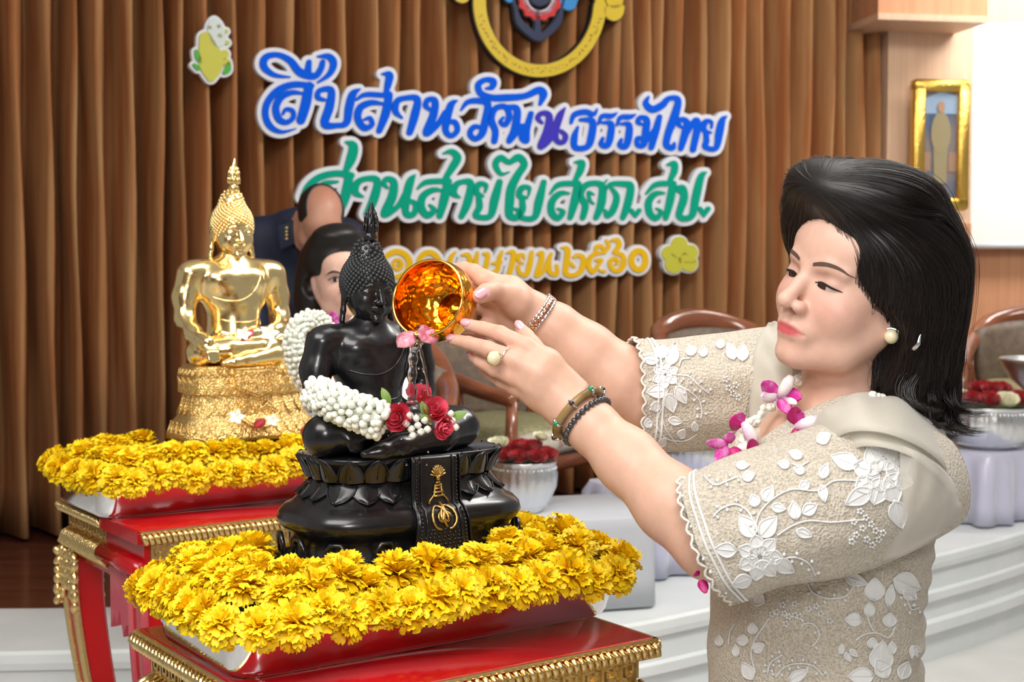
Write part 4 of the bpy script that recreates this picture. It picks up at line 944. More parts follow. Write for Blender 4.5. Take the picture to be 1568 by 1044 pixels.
for (cx, cy, Y) in ((637, 650, 1.862), (690, 643, 1.872)):
    for k in range(9 if cx < 650 else 4):
        a = k*2.4; o = link('jasmine_bud', BUD, jr, loc=tuple(P(cx+3*math.sqrt(k)*1.9*math.cos(a), cy+3*math.sqrt(k)*1.7*math.sin(a), Y)-jo), scale=.8); aim(o, (.4*math.cos(a), -1, -.4*math.sin(a)))
jr = empty('jasmine_garland', P(455, 560, 2.93), 0, 'thick white jasmine garland looped over the gold statue\'s arm', 'garland', 'thick jasmine garlands on the statues')
thick_garland(jr, [P(470, 590, 2.93), P(455, 560, 2.90), P(449, 528, 2.90), P(455, 502, 2.93), P(475, 489, 2.97), P(494, 496, 3.0), P(500, 520, 3.02)], .020, seed=4, around=9, sc=.85, step=.010)
# ---- loose blossoms on the statues and among the marigolds
def petal_obj(name, c, n_, L, w_, m, lab, grp):
    b = MB(); d = Vector(n_).orthogonal(); leaf_shape(b, (0, 0, 0), d, n_, L, w_); o = b.build(name, m, None, loc=c); s = o.modifiers.new('t', 'SOLIDIFY'); s.thickness = .0008
    return tag(o, lab, 'petal', grp)
petal_obj('rose_petal', P(388, 505, 2.93), (-.3, -.8, .6), .035, .022, M['rose_pink'], 'pink rose petal on the gold statue\'s upturned palm', 'petals')
petal_obj('rose_petal', P(405, 641, 2.78), (.2, -.8, .6), .03, .02, M['rose_red'], 'red rose petal against the gold pedestal foot', 'petals')
petal_obj('rose_petal', P(490, 655, 2.72), (.4, -.7, .5), .05, .05, M['rose_red'], 'large red rose petal on marigolds beside the black statue', 'petals')
def blossom(c, s, lab):
    b = MB()
    for k in range(5): a = k*2*PI/5; leaf_shape(b, (0, 0, 0), (math.cos(a), math.sin(a), .5), (0, 0, 1), .016*s, .010*s)
    b.lathe([(.001*s, -.012*s), (.002*s, -.002*s), (.002*s, .002*s)], 6); o = b.build('jasmine_blossom', M['jasmine'], None, loc=c); aim(o, (.2, -.8, .5)); tag(o, lab, 'flower', 'loose jasmine blossoms')
blossom(P(412, 512, 2.92), 1.5, 'open white jasmine blossom on the gold statue\'s wrist'); blossom(P(373, 513, 2.92), 1.2, 'small white jasmine blossom at the gold statue\'s waist')
blossom(P(362, 640, 2.80), 1.2, 'white jasmine blossom on marigolds at the gold pedestal'); blossom(P(417, 645, 2.78), 1.0, 'tiny white blossom beside the red petal on gold pedestal')
# ================================================================ chairs on the stage
M['chair_wood'] = mat('polished_chair_wood', (.20, .062, .028), .2, col2=(.27, .09, .04), cs=(6, 6, 30), coat=.4)
M['seat_cloth'] = mat('olive_gold_upholstery', (.20, .19, .10), .7, col2=(.32, .29, .14), cs=70, bump=.2, bs=200)
M['back_cloth'] = mat('brown_upholstery', (.13, .095, .07), .55, col2=(.18, .13, .09), cs=30)
M['floral'] = mat('floral_upholstery', (.50, .46, .38), .8, col2=(.28, .10, .10), cs=28, ramp=(.55, .68))
def armchair(loc, rz, label, group='wooden armchairs on the stage'):
    root = empty('armchair', loc, rz, label, 'chair', group)
    rail = spline([(-.30, -.30, .60), (-.315, -.12, .64), (-.30, .10, .70), (-.22, .27, .79), (0, .33, .84), (.22, .27, .79), (.30, .10, .70), (.315, -.12, .64), (.30, -.30, .60)], 6)
    b = MB(); b.tube([tuple(p) for p in rail], [.024+.012*math.sin(PI*i/(len(rail)-1)) for i in range(len(rail))], n=12, flat=1.35); b.build('bow_rail', M['chair_wood'], root)
    for s in (-1, 1):
        b = MB(); b.tube([(s*.30, -.28, 0), (s*.30, -.28, .3), (s*.31, -.29, .45), (s*.30, -.285, .60)], [.022, .026, .024, .02], n=8); b.build('front_leg', M['chair_wood'], root)
        b = MB(); b.tube([(s*.26, .27, 0), (s*.25, .25, .4), (s*.24, .26, .77)], [.022, .026, .02], n=8); b.build('rear_leg', M['chair_wood'], root)
        for y in (-.05, .08): b = MB(); b.tube([(s*.30, y, .40), (s*.305, y, .66)], .011, n=7); b.build('arm_spindle', M['chair_wood'], root)
    b = MB(); b.box((0, -.02, .36), (.31, .29, .035), bev=.012); b.build('seat_rail', M['chair_wood'], root)
    b = MB(); loft(b, [[(x, y-.02, z) for x, y in rrect(.285-i, .275-i, .07, 6)] for z, i in ((.39, .01), (.42, -.008), (.46, -.005), (.49, .02), (.50, .07))]); b.build('seat_cushion', M['seat_cloth'], root)
    b = MB(); b.tube([(-.27, -.30, .435), (.27, -.30, .435)], .045, n=12); b.build('front_roll', M['floral'], root)
    G = []
    for i in range(13):
        a = -1.25+2.5*i/12; G.append([(.255*math.sin(a)*(1+.1*t), .0+.25*math.cos(a)*(1+.1*t)-.02*math.sin(PI*t), .47+t*(.26+.07*math.cos(a))) for t in np.linspace(0, 1, 8)])
    b = MB(); b.grid(G); o = b.build('back_cushion', M['back_cloth'], root); s = o.modifiers.new('t', 'SOLIDIFY'); s.thickness = .05
    return root
armchair((-.04, 5.46, S_Z), math.radians(52), 'wooden bow back armchair with olive seat behind the offering bowl')
armchair((2.60, 7.06, S_Z), math.radians(-24), 'wooden bow back armchair at the far right of the stage')
armchair((.98, 6.22, S_Z), math.radians(25), 'wooden armchair mostly hidden behind the pouring woman')
ob = empty('offering_bowl', P(1590, 545, 6.35), 0, 'silver pedestal bowl cut off by the right edge above roses', 'bowl')
b = MB(); b.lathe([(.07, -.27), (.09, -.26), (.03, -.18), (.025, -.12), (.05, -.06), (.12, .0), (.16, .07), (.165, .085), (.155, .085), (.11, .01), (.01, -.02)], 48); b.build('bowl_body', M['silver'], ob)
b = MB(); b.tube([(.162*math.cos(a), .162*math.sin(a), .085) for a in np.linspace(0, 2*PI, 40, endpoint=False)], .008, n=8, closed=True); b.build('rim_ring', M['silver'], ob)
ob.location[2] = TZ+.275
# ================================================================ the woman pouring water
SK = np.array((.70, .435, .335))
M['skin'] = mat('skin', (.7, .43, .33), .48, attr='Col', mottle=90, sss=.12, ssss=.006, bump=.08, bs=700, bdist=.0008)
M['hair'] = mat('black_hair', (.008, .006, .0055), .42, spec=.45)
M['hair2'] = mat('dark_brown_hair', (.014, .008, .006), .36, spec=.5)
def face_fn(Q, fat=1.0):
    q = Q.copy(); q[:, 0] = np.abs(q[:, 0])
    d = ell(Q, (0, .008, .035), (.074, .094, .084))
    d = smin(d, ell(Q, (0, -.028, -.028), (.061*fat, .062, .080)), .03)
    d = smin(d, chain(q, [(.054*fat, .0, -.048, .016), (.040*fat, -.035, -.083, .017), (.011, -.066, -.099, .016)], .015), .03)
    d = smin(d, ell(q, (.036, -.056, -.034), (.026, .026, .026)), .022)
    d = smin(d, ell(Q, (0, -.078, -.100), (.016, .013, .013)), .018)
    d = smin(d, ell(Q, (0, -.062, .045), (.052, .030, .034)), .03)
    d = smax(d, -ell(q, (.030, -.1005, .001), (.0185, .0125, .0095)), .012)
    d = smin(d, ell(q, (.031, -.0735, -.001), (.0155, .0135, .0115)), .004)
    d = smin(d, chain(q, [(.013, -.0875, .0165, .0045), (.03, -.086, .020, .005), (.047, -.073, .016, .004)], .006), .012)
    d = smin(d, chain(Q, [(0, -.0865, .010, .0068), (0, -.0965, -.012, .0074), (0, -.1105, -.034, .0108)], .01), .010)
    d = smin(d, ell(q, (.0138, -.0975, -.0385), (.0086, .0108, .0082)), .005)
    d = smax(d, -ell(q, (.0062, -.1035, -.0455), (.0036, .0045, .0028)), .003)
    d = smin(d, ell(Q, (0, -.080, -.066), (.029, .017, .022)), .014)
    d = smax(d, -ell(Q, (0, -.1025, -.0525), (.0035, .004, .008)), .004)
    d = smin(d, chain(q, [(0, -.0955, -.0645, .0028), (.007, -.0955, -.0632, .0033), (.0165, -.0895, -.0668, .0026), (.0260, -.0810, -.0708, .0013)], .003), .004)
    d = smin(d, chain(q, [(0, -.0935, -.0748, .0050), (.010, -.0918, -.0745, .0044), (.022, -.0835, -.0720, .002)], .004), .005)
    d = smax(d, -chain(q, [(0, -.1035, -.0687, .0011), (.011, -.1, -.0687, .0011), (.0255, -.0875, -.0712, .0009)], .001), .0025)
    d = smin(d, ell(q, (.0735, .016, -.010), (.0075, .017, .029)), .006)
    d = smin(d, ell(q, (.073, .008, -.036), (.006, .008, .009)), .005)
    return d
def face_col(L_, blush=1.0):
    n_ = len(L_); c = np.tile(SK, (n_, 1)); q = np.abs(L_[:, 0])
    g = lambda x, z, rx, rz: np.exp(-((q-x)/rx)**2-((L_[:, 2]-z)/rz)**2)*(L_[:, 1] < -.02)
    c = c*(1-.13*blush*g(.045, -.030, .024, .022)[:, None]*np.array((.1, 1, .9)))
    c = c*(1-.25*g(.031, .006, .016, .006)[:, None]*np.array((.7, 1, .9)))         # eye shadow
    lip = np.clip(1.6-((q/.0265)**2+((L_[:, 2]+.0698)/(.0090))**2)*1.6, 0, 1)*(L_[:, 1] < -.078)
    c = c*(1-lip[:, None])+np.array((.56, .10, .11))*lip[:, None]
    return c
HR = rotm('Z', -57)@rotm('X', -8)@rotm('Y', 15); HCt = P(1312, 436, 1.81)
toL = lambda Q: ((Q-HCt.astype(f4))@HR.astype(f4)).astype(f4)
toW = lambda L_: np.array(L_)@HR.T+HCt
def gated(Q, lo, hi, fn):
    out = np.full(len(Q), .3, f4); m = ((Q > np.array(lo, f4)) & (Q < np.array(hi, f4))).all(1)
    if m.any(): out[m] = fn(Q[m])
    return out
pt = lambda px, py, Y, r: (*P(px, py, Y), r)
HANDL = dict(
 palm=[[pt(881, 600, 1.797, .019), pt(838, 556, 1.80, .017), pt(806, 531, 1.808, .0125)], [pt(870, 616, 1.79, .020), pt(826, 572, 1.79, .016), pt(789, 553, 1.797, .0125)], [pt(862, 628, 1.79, .019), pt(822, 592, 1.793, .015), pt(784, 574, 1.800, .0115)], [pt(856, 634, 1.797, .017), pt(822, 607, 1.803, .0145), pt(791, 593, 1.81, .0105)]],
 index=[pt(806, 531, 1.808, .0122), pt(785, 520, 1.815, .0105), pt(766, 511, 1.825, .0108), pt(740, 503, 1.842, .0092), pt(717, 497, 1.853, .0078)],
 middle=[pt(789, 553, 1.797, .0122), pt(768, 542, 1.803, .0103), pt(747, 534, 1.813, .0106), pt(717, 525, 1.840, .0090), pt(695, 520, 1.857, .0076)],
 ring=[pt(784, 574, 1.80, .0112), pt(757, 565, 1.812, .0098), pt(735, 553, 1.838, .0085), pt(724, 546, 1.855, .0068)],
 little=[pt(791, 593, 1.81, .0102), pt(768, 584, 1.826, .0088), pt(750, 573, 1.850, .0075), pt(739, 566, 1.866, .006)],
 thumb=[pt(862, 590, 1.808, .017), pt(835, 555, 1.825, .015), pt(815, 527, 1.842, .0115), pt(806, 514, 1.853, .0100), pt(798, 504, 1.860, .0082)])
HANDR = dict(
 palm=[[pt(818, 470, 1.935, .020), pt(782, 446, 1.925, .019), pt(742, 428, 1.922, .0125)], [pt(818, 480, 1.94, .021), pt(780, 462, 1.945, .018), pt(745, 450, 1.95, .0125)], [pt(816, 488, 1.945, .019), pt(782, 480, 1.955, .017), pt(752, 474, 1.965, .012)], [pt(813, 495, 1.945, .018), pt(788, 496, 1.955, .016), pt(764, 494, 1.965, .011)], [pt(812, 478, 1.93, .02), pt(790, 462, 1.915, .019), pt(776, 452, 1.905, .014)]],
 index=[pt(742, 428, 1.922, .0122), pt(726, 416, 1.935, .0108), pt(710, 412, 1.948, .0105), pt(690, 414, 1.957, .009), pt(674, 424, 1.957, .0078)],
 middle=[pt(745, 450, 1.95, .0122), pt(722, 440, 1.962, .0105), pt(700, 442, 1.966, .009), pt(682, 450, 1.962, .0078)],
 ring=[pt(752, 474, 1.965, .0115), pt(728, 470, 1.968, .0098), pt(708, 474, 1.965, .0088), pt(690, 480, 1.958, .0072)],
 little=[pt(764, 494, 1.965, .0105), pt(742, 498, 1.96, .009), pt(724, 502, 1.952, .008), pt(710, 504, 1.945, .0065)],
 thumb=[pt(776, 452, 1.905, .0145), pt(757, 445, 1.888, .0126), pt(744, 448, 1.876, .0122), pt(735, 453, 1.869, .0105)])
ARML = [pt(868, 617, 1.794, .0255), pt(905, 652, 1.775, .030), pt(960, 704, 1.745, .037), pt(1030, 772, 1.69, .043), pt(1092, 828, 1.66, .044), pt(1200, 790, 1.65, .046), pt(1355, 735, 1.72, .046)]
ARMR = [pt(818, 480, 1.94, .0255), pt(850, 502, 1.945, .031), pt(895, 540, 1.95, .040), pt(950, 582, 1.95, .045), pt(1000, 612, 1.955, .046), pt(1100, 600, 1.975, .048), pt(1225, 590, 1.99, .056)]
def hand_fn(Q, Hd, wrist):
    d = None
    for c in Hd['palm']:
        e = chain(Q, c, .012); d = e if d is None else smin(d, e, .009)
    for nm in ('index', 'middle', 'ring', 'little', 'thumb'):
        c = Hd[nm]; d = smin(d, chain(Q, c, .0025), .007 if nm != 'thumb' else .012)
    return d
def skin_fn(Q):
    d = gated(Q, HCt-.17, HCt+.17, lambda q: face_fn(toL(q), 1.06))
    nk = gated(Q, (.22, 1.6, .75), (.62, 2.12, 1.5), lambda q: smin(smin(smin(chain(q, [(*toW((0, .022, -.07)), .050), (*toW((0, .035, -.12)), .050), (.425, 1.85, 1.275, .058)], .03), cone(q, (.450, 1.745, 1.245), (.405, 1.98, 1.29), .045, .045), .05), ell(q, (.40, 1.845, 1.17), (.115, .15, .15)), .05), chain(q, [(.40, 1.84, 1.1, .11), (.40, 1.84, .78, .12)], .03), .05))
    d = smin(d, nk, .03)
    al = gated(Q, P(700, 900, 1.6)-np.array((.08, .1, .06)), (.56, 1.98, 1.5), lambda q: smin(chain(q, ARML, .02), hand_fn(q, HANDL, 0), .012))
    ar = gated(Q, (-.16, 1.80, 1.2), (.46, 2.08, 1.56), lambda q: smin(chain(q, ARMR, .02), hand_fn(q, HANDR, 0), .012))
    d = smin(d, np.minimum(al, ar), .012)
    return d
V, Fa = sdf_mesh(skin_fn, (-.15, 1.58, .76), (.60, 2.09, 1.60), .0023)
Lc = (V-HCt)@HR
mh = (np.abs(Lc) < .16).all(1) & (Lc[:, 2] > -.125)
cols = np.tile(SK*np.array((.98, .95, .9)), (len(V), 1)); cols[mh] = face_col(Lc[mh])
def nails(Hd, facing):
    """polished nails: colour on the back of each last joint"""
    for nm in ('index', 'middle', 'ring', 'little', 'thumb'):
        a, b_ = np.array(Hd[nm][-2][:3]), np.array(Hd[nm][-1][:3]); t = (b_-a)/np.linalg.norm(b_-a); r_ = Hd[nm][-1][3]
        nv = np.array(facing(nm)); nv = nv-t*(nv@t); nv /= np.linalg.norm(nv); c = b_+nv*r_*.8+t*r_*.15; bt = np.cross(t, nv)
        dv = V-c; k = ((dv@t)/(r_*1.15))**2+((dv@bt)/(r_*.72))**2; w_ = np.clip(3-3*k, 0, 1)*(np.abs(dv@nv) < r_*.8); cols[:] = cols*(1-w_[:, None])+np.array((.80, .40, .45))*w_[:, None]
def nail_plates(Hd, facing, vis):
    out = []
    for nm in vis:
        a, b_ = np.array(Hd[nm][-2][:3]), np.array(Hd[nm][-1][:3]); t = (b_-a)/np.linalg.norm(b_-a); r_ = Hd[nm][-1][3]
        nv = np.array(facing(nm)); nv = nv-t*(nv@t); nv /= np.linalg.norm(nv); bt = np.cross(t, nv); G = []
        for i in range(7):
            v = -1+2*i/6; hw = math.sqrt(max(1-abs(v)**2.6, .03)); G.append([tuple(b_+t*(r_*(.25+1.05*v))+nv*(r_*(1.04-.18*max(0, v)**2))*math.cos(u*.85*hw)+bt*(r_*.92*math.sin(u*.85*hw))) for u in (-1, -.5, 0, .5, 1)])
        b = MB(); b.grid(G); o = wmb(b, 'fingernail', M['nail'], body); m = o.modifiers.new('t', 'SOLIDIFY'); m.thickness = .0007
M['nail'] = mat('nail_polish', (.80, .42, .46), .12, coat=.6)
NAILS = lambda: (nail_plates(HANDL, lambda nm: (0, -1, .45) if nm != 'thumb' else (.1, -.9, .3), ('index', 'middle', 'ring', 'little', 'thumb')), nail_plates(HANDR, lambda nm: (-.25, -1, .1), ('thumb',)))
for Hd in (HANDL, HANDR):
    for nm in ('index', 'middle', 'ring', 'little', 'thumb'):
        for ji, q_ in enumerate(Hd[nm][:-1]):
            w_ = np.exp(-(np.linalg.norm(V-np.array(q_[:3]), axis=1)/(q_[3]*1.25))**2*1.4)*.9; cols[:] = cols*(1-w_[:, None]*np.array((.07, .20, .20)))
nails(HANDL, lambda nm: (0, -1, .35) if nm != 'thumb' else (.1, -.9, .3))
nails(HANDR, lambda nm: (-.1, -1, .1) if nm == 'thumb' else (0, 1, .2))
wom = empty('person', (.40, 1.84, 0), 0, 'woman in cream lace blouse pouring water from a golden bowl', 'person')
WO = np.array(wom.location)
me = mesh('body', V-WO, Fa, M['skin']); color_attr(me, cols); body = link('body', me, wom)
def wpart(name, v, f, m, parent=wom): return link(name, mesh(name, np.array(v)-WO, f, m), parent)
def wmb(b, name, m, parent=wom): b.v = [tuple(np.array(p)-WO) for p in b.v]; return b.build(name, m, parent)
NAILS()
# ---- features on the face (local coordinates, laid on the surface)
def facemb(fn, R_, C_):
    def lay(pts, off=.0004):
        p = np.array([(x, -.14, z) for x, z in pts], f4); k = np.zeros(len(p))
        for _ in range(60): p[:, 1] = np.minimum(p[:, 1]+(fn(p)-off)*.75, .02)
        return p@R_.T+C_
    def strip(up, lo, off=.0004, n=10):
        U_, L2 = spline(up, n), spline(lo, n); b = MB(); rows = [lay(U_*(1-t)+L2*t, off) for t in np.linspace(0, 1, 5)]; b.grid([[tuple(r[i]) for r in rows] for i in range(len(U_))]); return b
    return lay, strip
lay, strip = facemb(lambda q: face_fn(q, 1.06), HR, HCt)
brow_m = mat('eyebrow', (.10, .052, .038), .8); lash_m = mat('lash', (.012, .008, .008), .5); eye_w = mat('eye_white', (.48, .42, .40), .25); iris = mat('dark_iris', (.018, .008, .005), .1)
for s in (-1, 1):
    X = lambda L_: [(s*x, z) for x, z in L_]
    wmb(strip(X([(.012, .0185), (.022, .0225), (.036, .0248), (.048, .0220), (.057, .0155)]), X([(.0125, .0145), (.022, .0172), (.036, .0200), (.048, .0188), (.057, .0148)]), .0006), 'eyebrow', brow_m, body)
    wmb(strip(X([(.0175, -.0045), (.025, -.0025), (.034, -.0028), (.042, -.0045), (.0465, -.0065)]), X([(.0175, -.0050), (.025, -.0078), (.034, -.0088), (.042, -.0080), (.0465, -.0068)]), .0003), 'eye', eye_w, body)
    wmb(strip(X([(.0200, -.0032), (.027, -.0026), (.0350, -.0034)]), X([(.0206, -.0072), (.027, -.0088), (.0338, -.0090)]), .0006), 'iris', iris, body)
    wmb(strip(X([(.0165, -.0035), (.025, -.0004), (.034, -.0006), (.043, -.0026), (.051, -.0048)]), X([(.0168, -.0044), (.025, -.0030), (.034, -.0034), (.043, -.0054), (.051, -.0056)]), .0011), 'eyelash', lash_m, body)
# ---- hair
def hair_fn(Q):
    q = Q.copy(); q[:, 0] = np.abs(q[:, 0])
    d = ell(Q, (0, .020, .050), (.102, .108, .096))
    d = smin(d, ell(Q, (-.020, -.066, .106), (.074, .050, .040)), .03)
    d = smin(d, ell(Q, (-.066, -.035, .070), (.030, .050, .052)), .03)
    d = smin(d, ell(Q, (.03, -.02, .125), (.065, .06, .032)), .03)
    d = smin(d, ell(q, (.078, .040, -.015), (.038, .066, .105)), .03)
    d = smin(d, ell(Q, (.0, .085, -.045), (.098, .062, .115)), .03)
    d = smin(d, chain(Q, [(.05, .10, -.08, .05), (.06, .125, -.125, .035), (.05, .165, -.150, .014)], .02), .025)
    d = smin(d, chain(Q, [(.02, .12, -.06, .035), (.03, .155, -.105, .022), (.04, .185, -.105, .008)], .02), .02)
    d = smin(d, chain(Q, [(-.03, .11, -.10, .04), (.0, .13, -.15, .024), (.02, .13, -.18, .010)], .02), .02)
    d = smin(d, chain(Q, [(.085, .05, -.08, .036), (.095, .055, -.13, .026), (.085, .03, -.16, .012)], .02), .02)
    d = smax(d, -ell(Q, (0, -.128, -.040), (.082, .098, .121)), .010)
    d = smax(d, -ell(q, (.085, -.030, -.075), (.050, .045, .065)), .012)
    d = smax(d, -cone(Q, (0, .0, -.10), (0, .01, -.22), .062, .075), .015)
    v = np.arctan2(Q[:, 0], -Q[:, 1]+.05)
    low = np.clip((-.02-Q[:, 2])/.1, 0, 1)
    return d+.003*low*np.sin(v*26+Q[:, 2]*22)+.0012*low*np.sin(v*61-Q[:, 2]*30)
Vh, Fh = sdf_mesh(hair_fn, (-.14, -.13, -.19), (.16, .20, .18), .0028)
hair = wpart('hair', toW(Vh), Fh, M['hair'])
def strands(Vs, fn, N_, seed, steps=16, ds=.011, rad=.0007, mxl=.0035):
    r = np.random.RandomState(seed); p = Vs[r.choice(len(Vs), N_)].astype(f4); lift = r.uniform(.0003, mxl, N_).astype(f4); path = [p.copy()]
    ph = r.uniform(0, 6.28, N_).astype(f4); sgn = np.sign(p[:, 0]+.001)
    def grad(p):
        e = .002; g = np.stack([fn(p+np.array(d_, f4))-fn(p-np.array(d_, f4)) for d_ in ((e, 0, 0), (0, e, 0), (0, 0, e))], 1); return g/(np.linalg.norm(g, axis=1, keepdims=True)+1e-9)
    for i in range(steps):
        g = grad(p); p = p-g*(fn(p)-lift)[:, None]
        w_ = np.clip((p[:, 2]-.02)/.09, 0, 1)[:, None]
        fl = w_*np.stack([.5*sgn+p[:, 0]*4, np.ones(N_), -.1*np.ones(N_)], 1)+(1-w_)*np.stack([.12*np.sin(ph+i*.5), .25+.2*np.sin(ph*2+i*.35), -np.ones(N_)], 1)
        fl = fl-g*(fl*g).sum(1, keepdims=True); fl /= np.linalg.norm(fl, axis=1, keepdims=True)+1e-9
        if i: path.append(p.copy())
        p = (p+fl*ds).astype(f4)
    A_ = np.stack(path, 1); A_ = A_[~((A_[:, :, 2] < -.08) & (A_[:, :, 0] < .02) & (A_[:, :, 1] < .06)).any(1)]; A_ = A_[~((A_[:, :, 1] < -.035) & (A_[:, :, 2] < -.055)).any(1)]; N_ = len(A_); T_ = np.gradient(A_, axis=1); T_ /= np.linalg.norm(T_, axis=2, keepdims=True)+1e-9
    up = np.array((.3, .5, .8)); x = np.cross(T_, up); x /= np.linalg.norm(x, axis=2, keepdims=True)+1e-9; y = np.cross(T_, x); m = A_.shape[1]
    prof = rad*np.sin(np.linspace(.25, PI-.05, m))[None, :, None]
    rings = np.stack([A_+prof*(x*math.cos(a)+y*math.sin(a)) for a in (0, 2.09, 4.19)], 2); VV = rings.reshape(-1, 3)
    k = np.arange(N_)[:, None, None]*m*3+np.arange(m-1)[None, :, None]*3; j = np.array((0, 1, 2))[None, None, :]; j2 = np.array((1, 2, 0))[None, None, :]
    Fq = np.stack([k+j, k+j2, k+3+j2, k+3+j], -1).reshape(-1, 4)
    return VV, Fq
Sv, Sf = strands(Vh, hair_fn, 7500, 3, 13, .012, .00042)
def curls(N_, seed):
    r = np.random.RandomState(seed); m = 16; s = np.linspace(0, 1, m)[None, :, None]; out = []
    clump = r.randint(0, 34, N_); ca = np.linspace(-.12, 2.6, 34)[clump]; rr = np.random.RandomState(5)
    cz = rr.uniform(-.125, -.07, 34)[clump]; cl = rr.uniform(.045, .085, 34)[clump]; co_ = rr.uniform(.02, .055, 34)[clump]; cw = rr.uniform(-.02, .02, 34)[clump]
    a = ca+r.normal(0, .035, N_); d = np.stack([np.cos(a), np.sin(a), 0*a], 1); p0 = np.stack([0*a, .03+0*a, cz], 1)
    p = p0.astype(f4)+d.astype(f4)*.16
    for _ in range(50): p = p-d.astype(f4)*(hair_fn(p)*.7)[:, None]
    p = p-d*r.uniform(.0, .006, N_)[:, None]; t = np.stack([-d[:, 1], d[:, 0], 0*a], 1)
    P_ = p[:, None, :]+np.array((0, 0, -1.0))*(cl[:, None, None]*(s-.55*s**3))+d[:, None, :]*(co_[:, None, None]*s**2.2)+t[:, None, :]*(cw[:, None, None]*np.sin(s*3.2))+r.normal(0, .0022, (N_, 1, 3))*s
    return P_
def tube_set(A_, rad):
    N_, m, _ = A_.shape; T_ = np.gradient(A_, axis=1); T_ /= np.linalg.norm(T_, axis=2, keepdims=True)+1e-9
    x = np.cross(T_, np.array((.3, .5, .8))); x /= np.linalg.norm(x, axis=2, keepdims=True)+1e-9; y = np.cross(T_, x); prof = rad*np.sin(np.linspace(.6, PI-.05, m))[None, :, None]
    VV = np.stack([A_+prof*(x*math.cos(a)+y*math.sin(a)) for a in (0, 2.09, 4.19)], 2).reshape(-1, 3)
    k = np.arange(N_)[:, None, None]*m*3+np.arange(m-1)[None, :, None]*3; j = np.array((0, 1, 2))[None, None, :]; j2 = np.array((1, 2, 0))[None, None, :]
    return VV, np.stack([k+j, k+j2, k+3+j2, k+3+j], -1).reshape(-1, 4)
Cv, Cf = tube_set(curls(1500, 8), .0007); Wv, Wf = strands(Vh, hair_fn, 260, 9, 12, .013, .00035, .009)
Sv, Sf = merge([(Sv, Sf), (Cv, Cf), (Wv, Wf)])
o = wpart('hair_strands', toW(Sv), Sf, M['hair2'], hair); o['kind'] = 'stuff'
# ---- blouse
M['lace'] = mat('cream_organza', (.49, .425, .33), .8, col2=(.66, .60, .505), cs=330, ramp=(.38, .6), bump=1.0, bs=330, bdist=.004, bd=2, sheen=.2)
M['sheer'] = mat('sheer_cream_organza', (.74, .70, .60), .6, bump=.3, bs=(500, 500, 60), bdist=.0012, sheen=.4, alpha=.55)
M['veil'] = mat('sheer_veil', (.74, .70, .62), .6, bump=.3, bs=(500, 500, 60), bdist=.0012, sheen=.4, alpha=.36)
M['thread'] = mat('white_embroidery', (.76, .76, .75), .6, bump=.4, bs=(900, 900, 300), bdist=.0006)
M['thread_c'] = mat('cream_cord', (.76, .72, .64), .6)
def blouse_fn(Q):
    d = ell(Q, (.405, 1.845, 1.165), (.142, .172, .175))
    d = smin(d, ell(Q, (.395, 1.84, .98), (.137, .165, .24)), .05)
    d = smin(d, ell(Q, (.405, 1.84, .78), (.155, .185, .18)), .05)
    d = smin(d, cone(Q, (.455, 1.72, 1.262), (.405, 1.99, 1.298), .060, .060), .06)
    fold = np.sin(Q[:, 2]*95+Q[:, 0]*14+np.sin(Q[:, 0]*31+Q[:, 1]*17)*1.2)*np.clip((1.10-Q[:, 2])/.1, 0, 1)*np.clip((Q[:, 0]-.30)/.2, .25, 1)
    d = d+.0038*fold+.0016*np.sin(Q[:, 2]*210+Q[:, 0]*60)*np.clip((Q[:, 0]-.44)/.06, 0, 1)
    nb = np.array(toW((0, .03, -.10)))
    d = smax(d, -chain(Q, [(*nb, .058), (.41, 1.845, 1.31, .075), (.32, 1.835, 1.31, .060)], .03), .012)
    return np.maximum(d, .70-Q[:, 2])
Vb, Fb = sdf_mesh(blouse_fn, (.22, 1.62, .69), (.60, 2.08, 1.38), .0042)
bl_o = wpart('blouse', Vb, Fb, M['lace'])
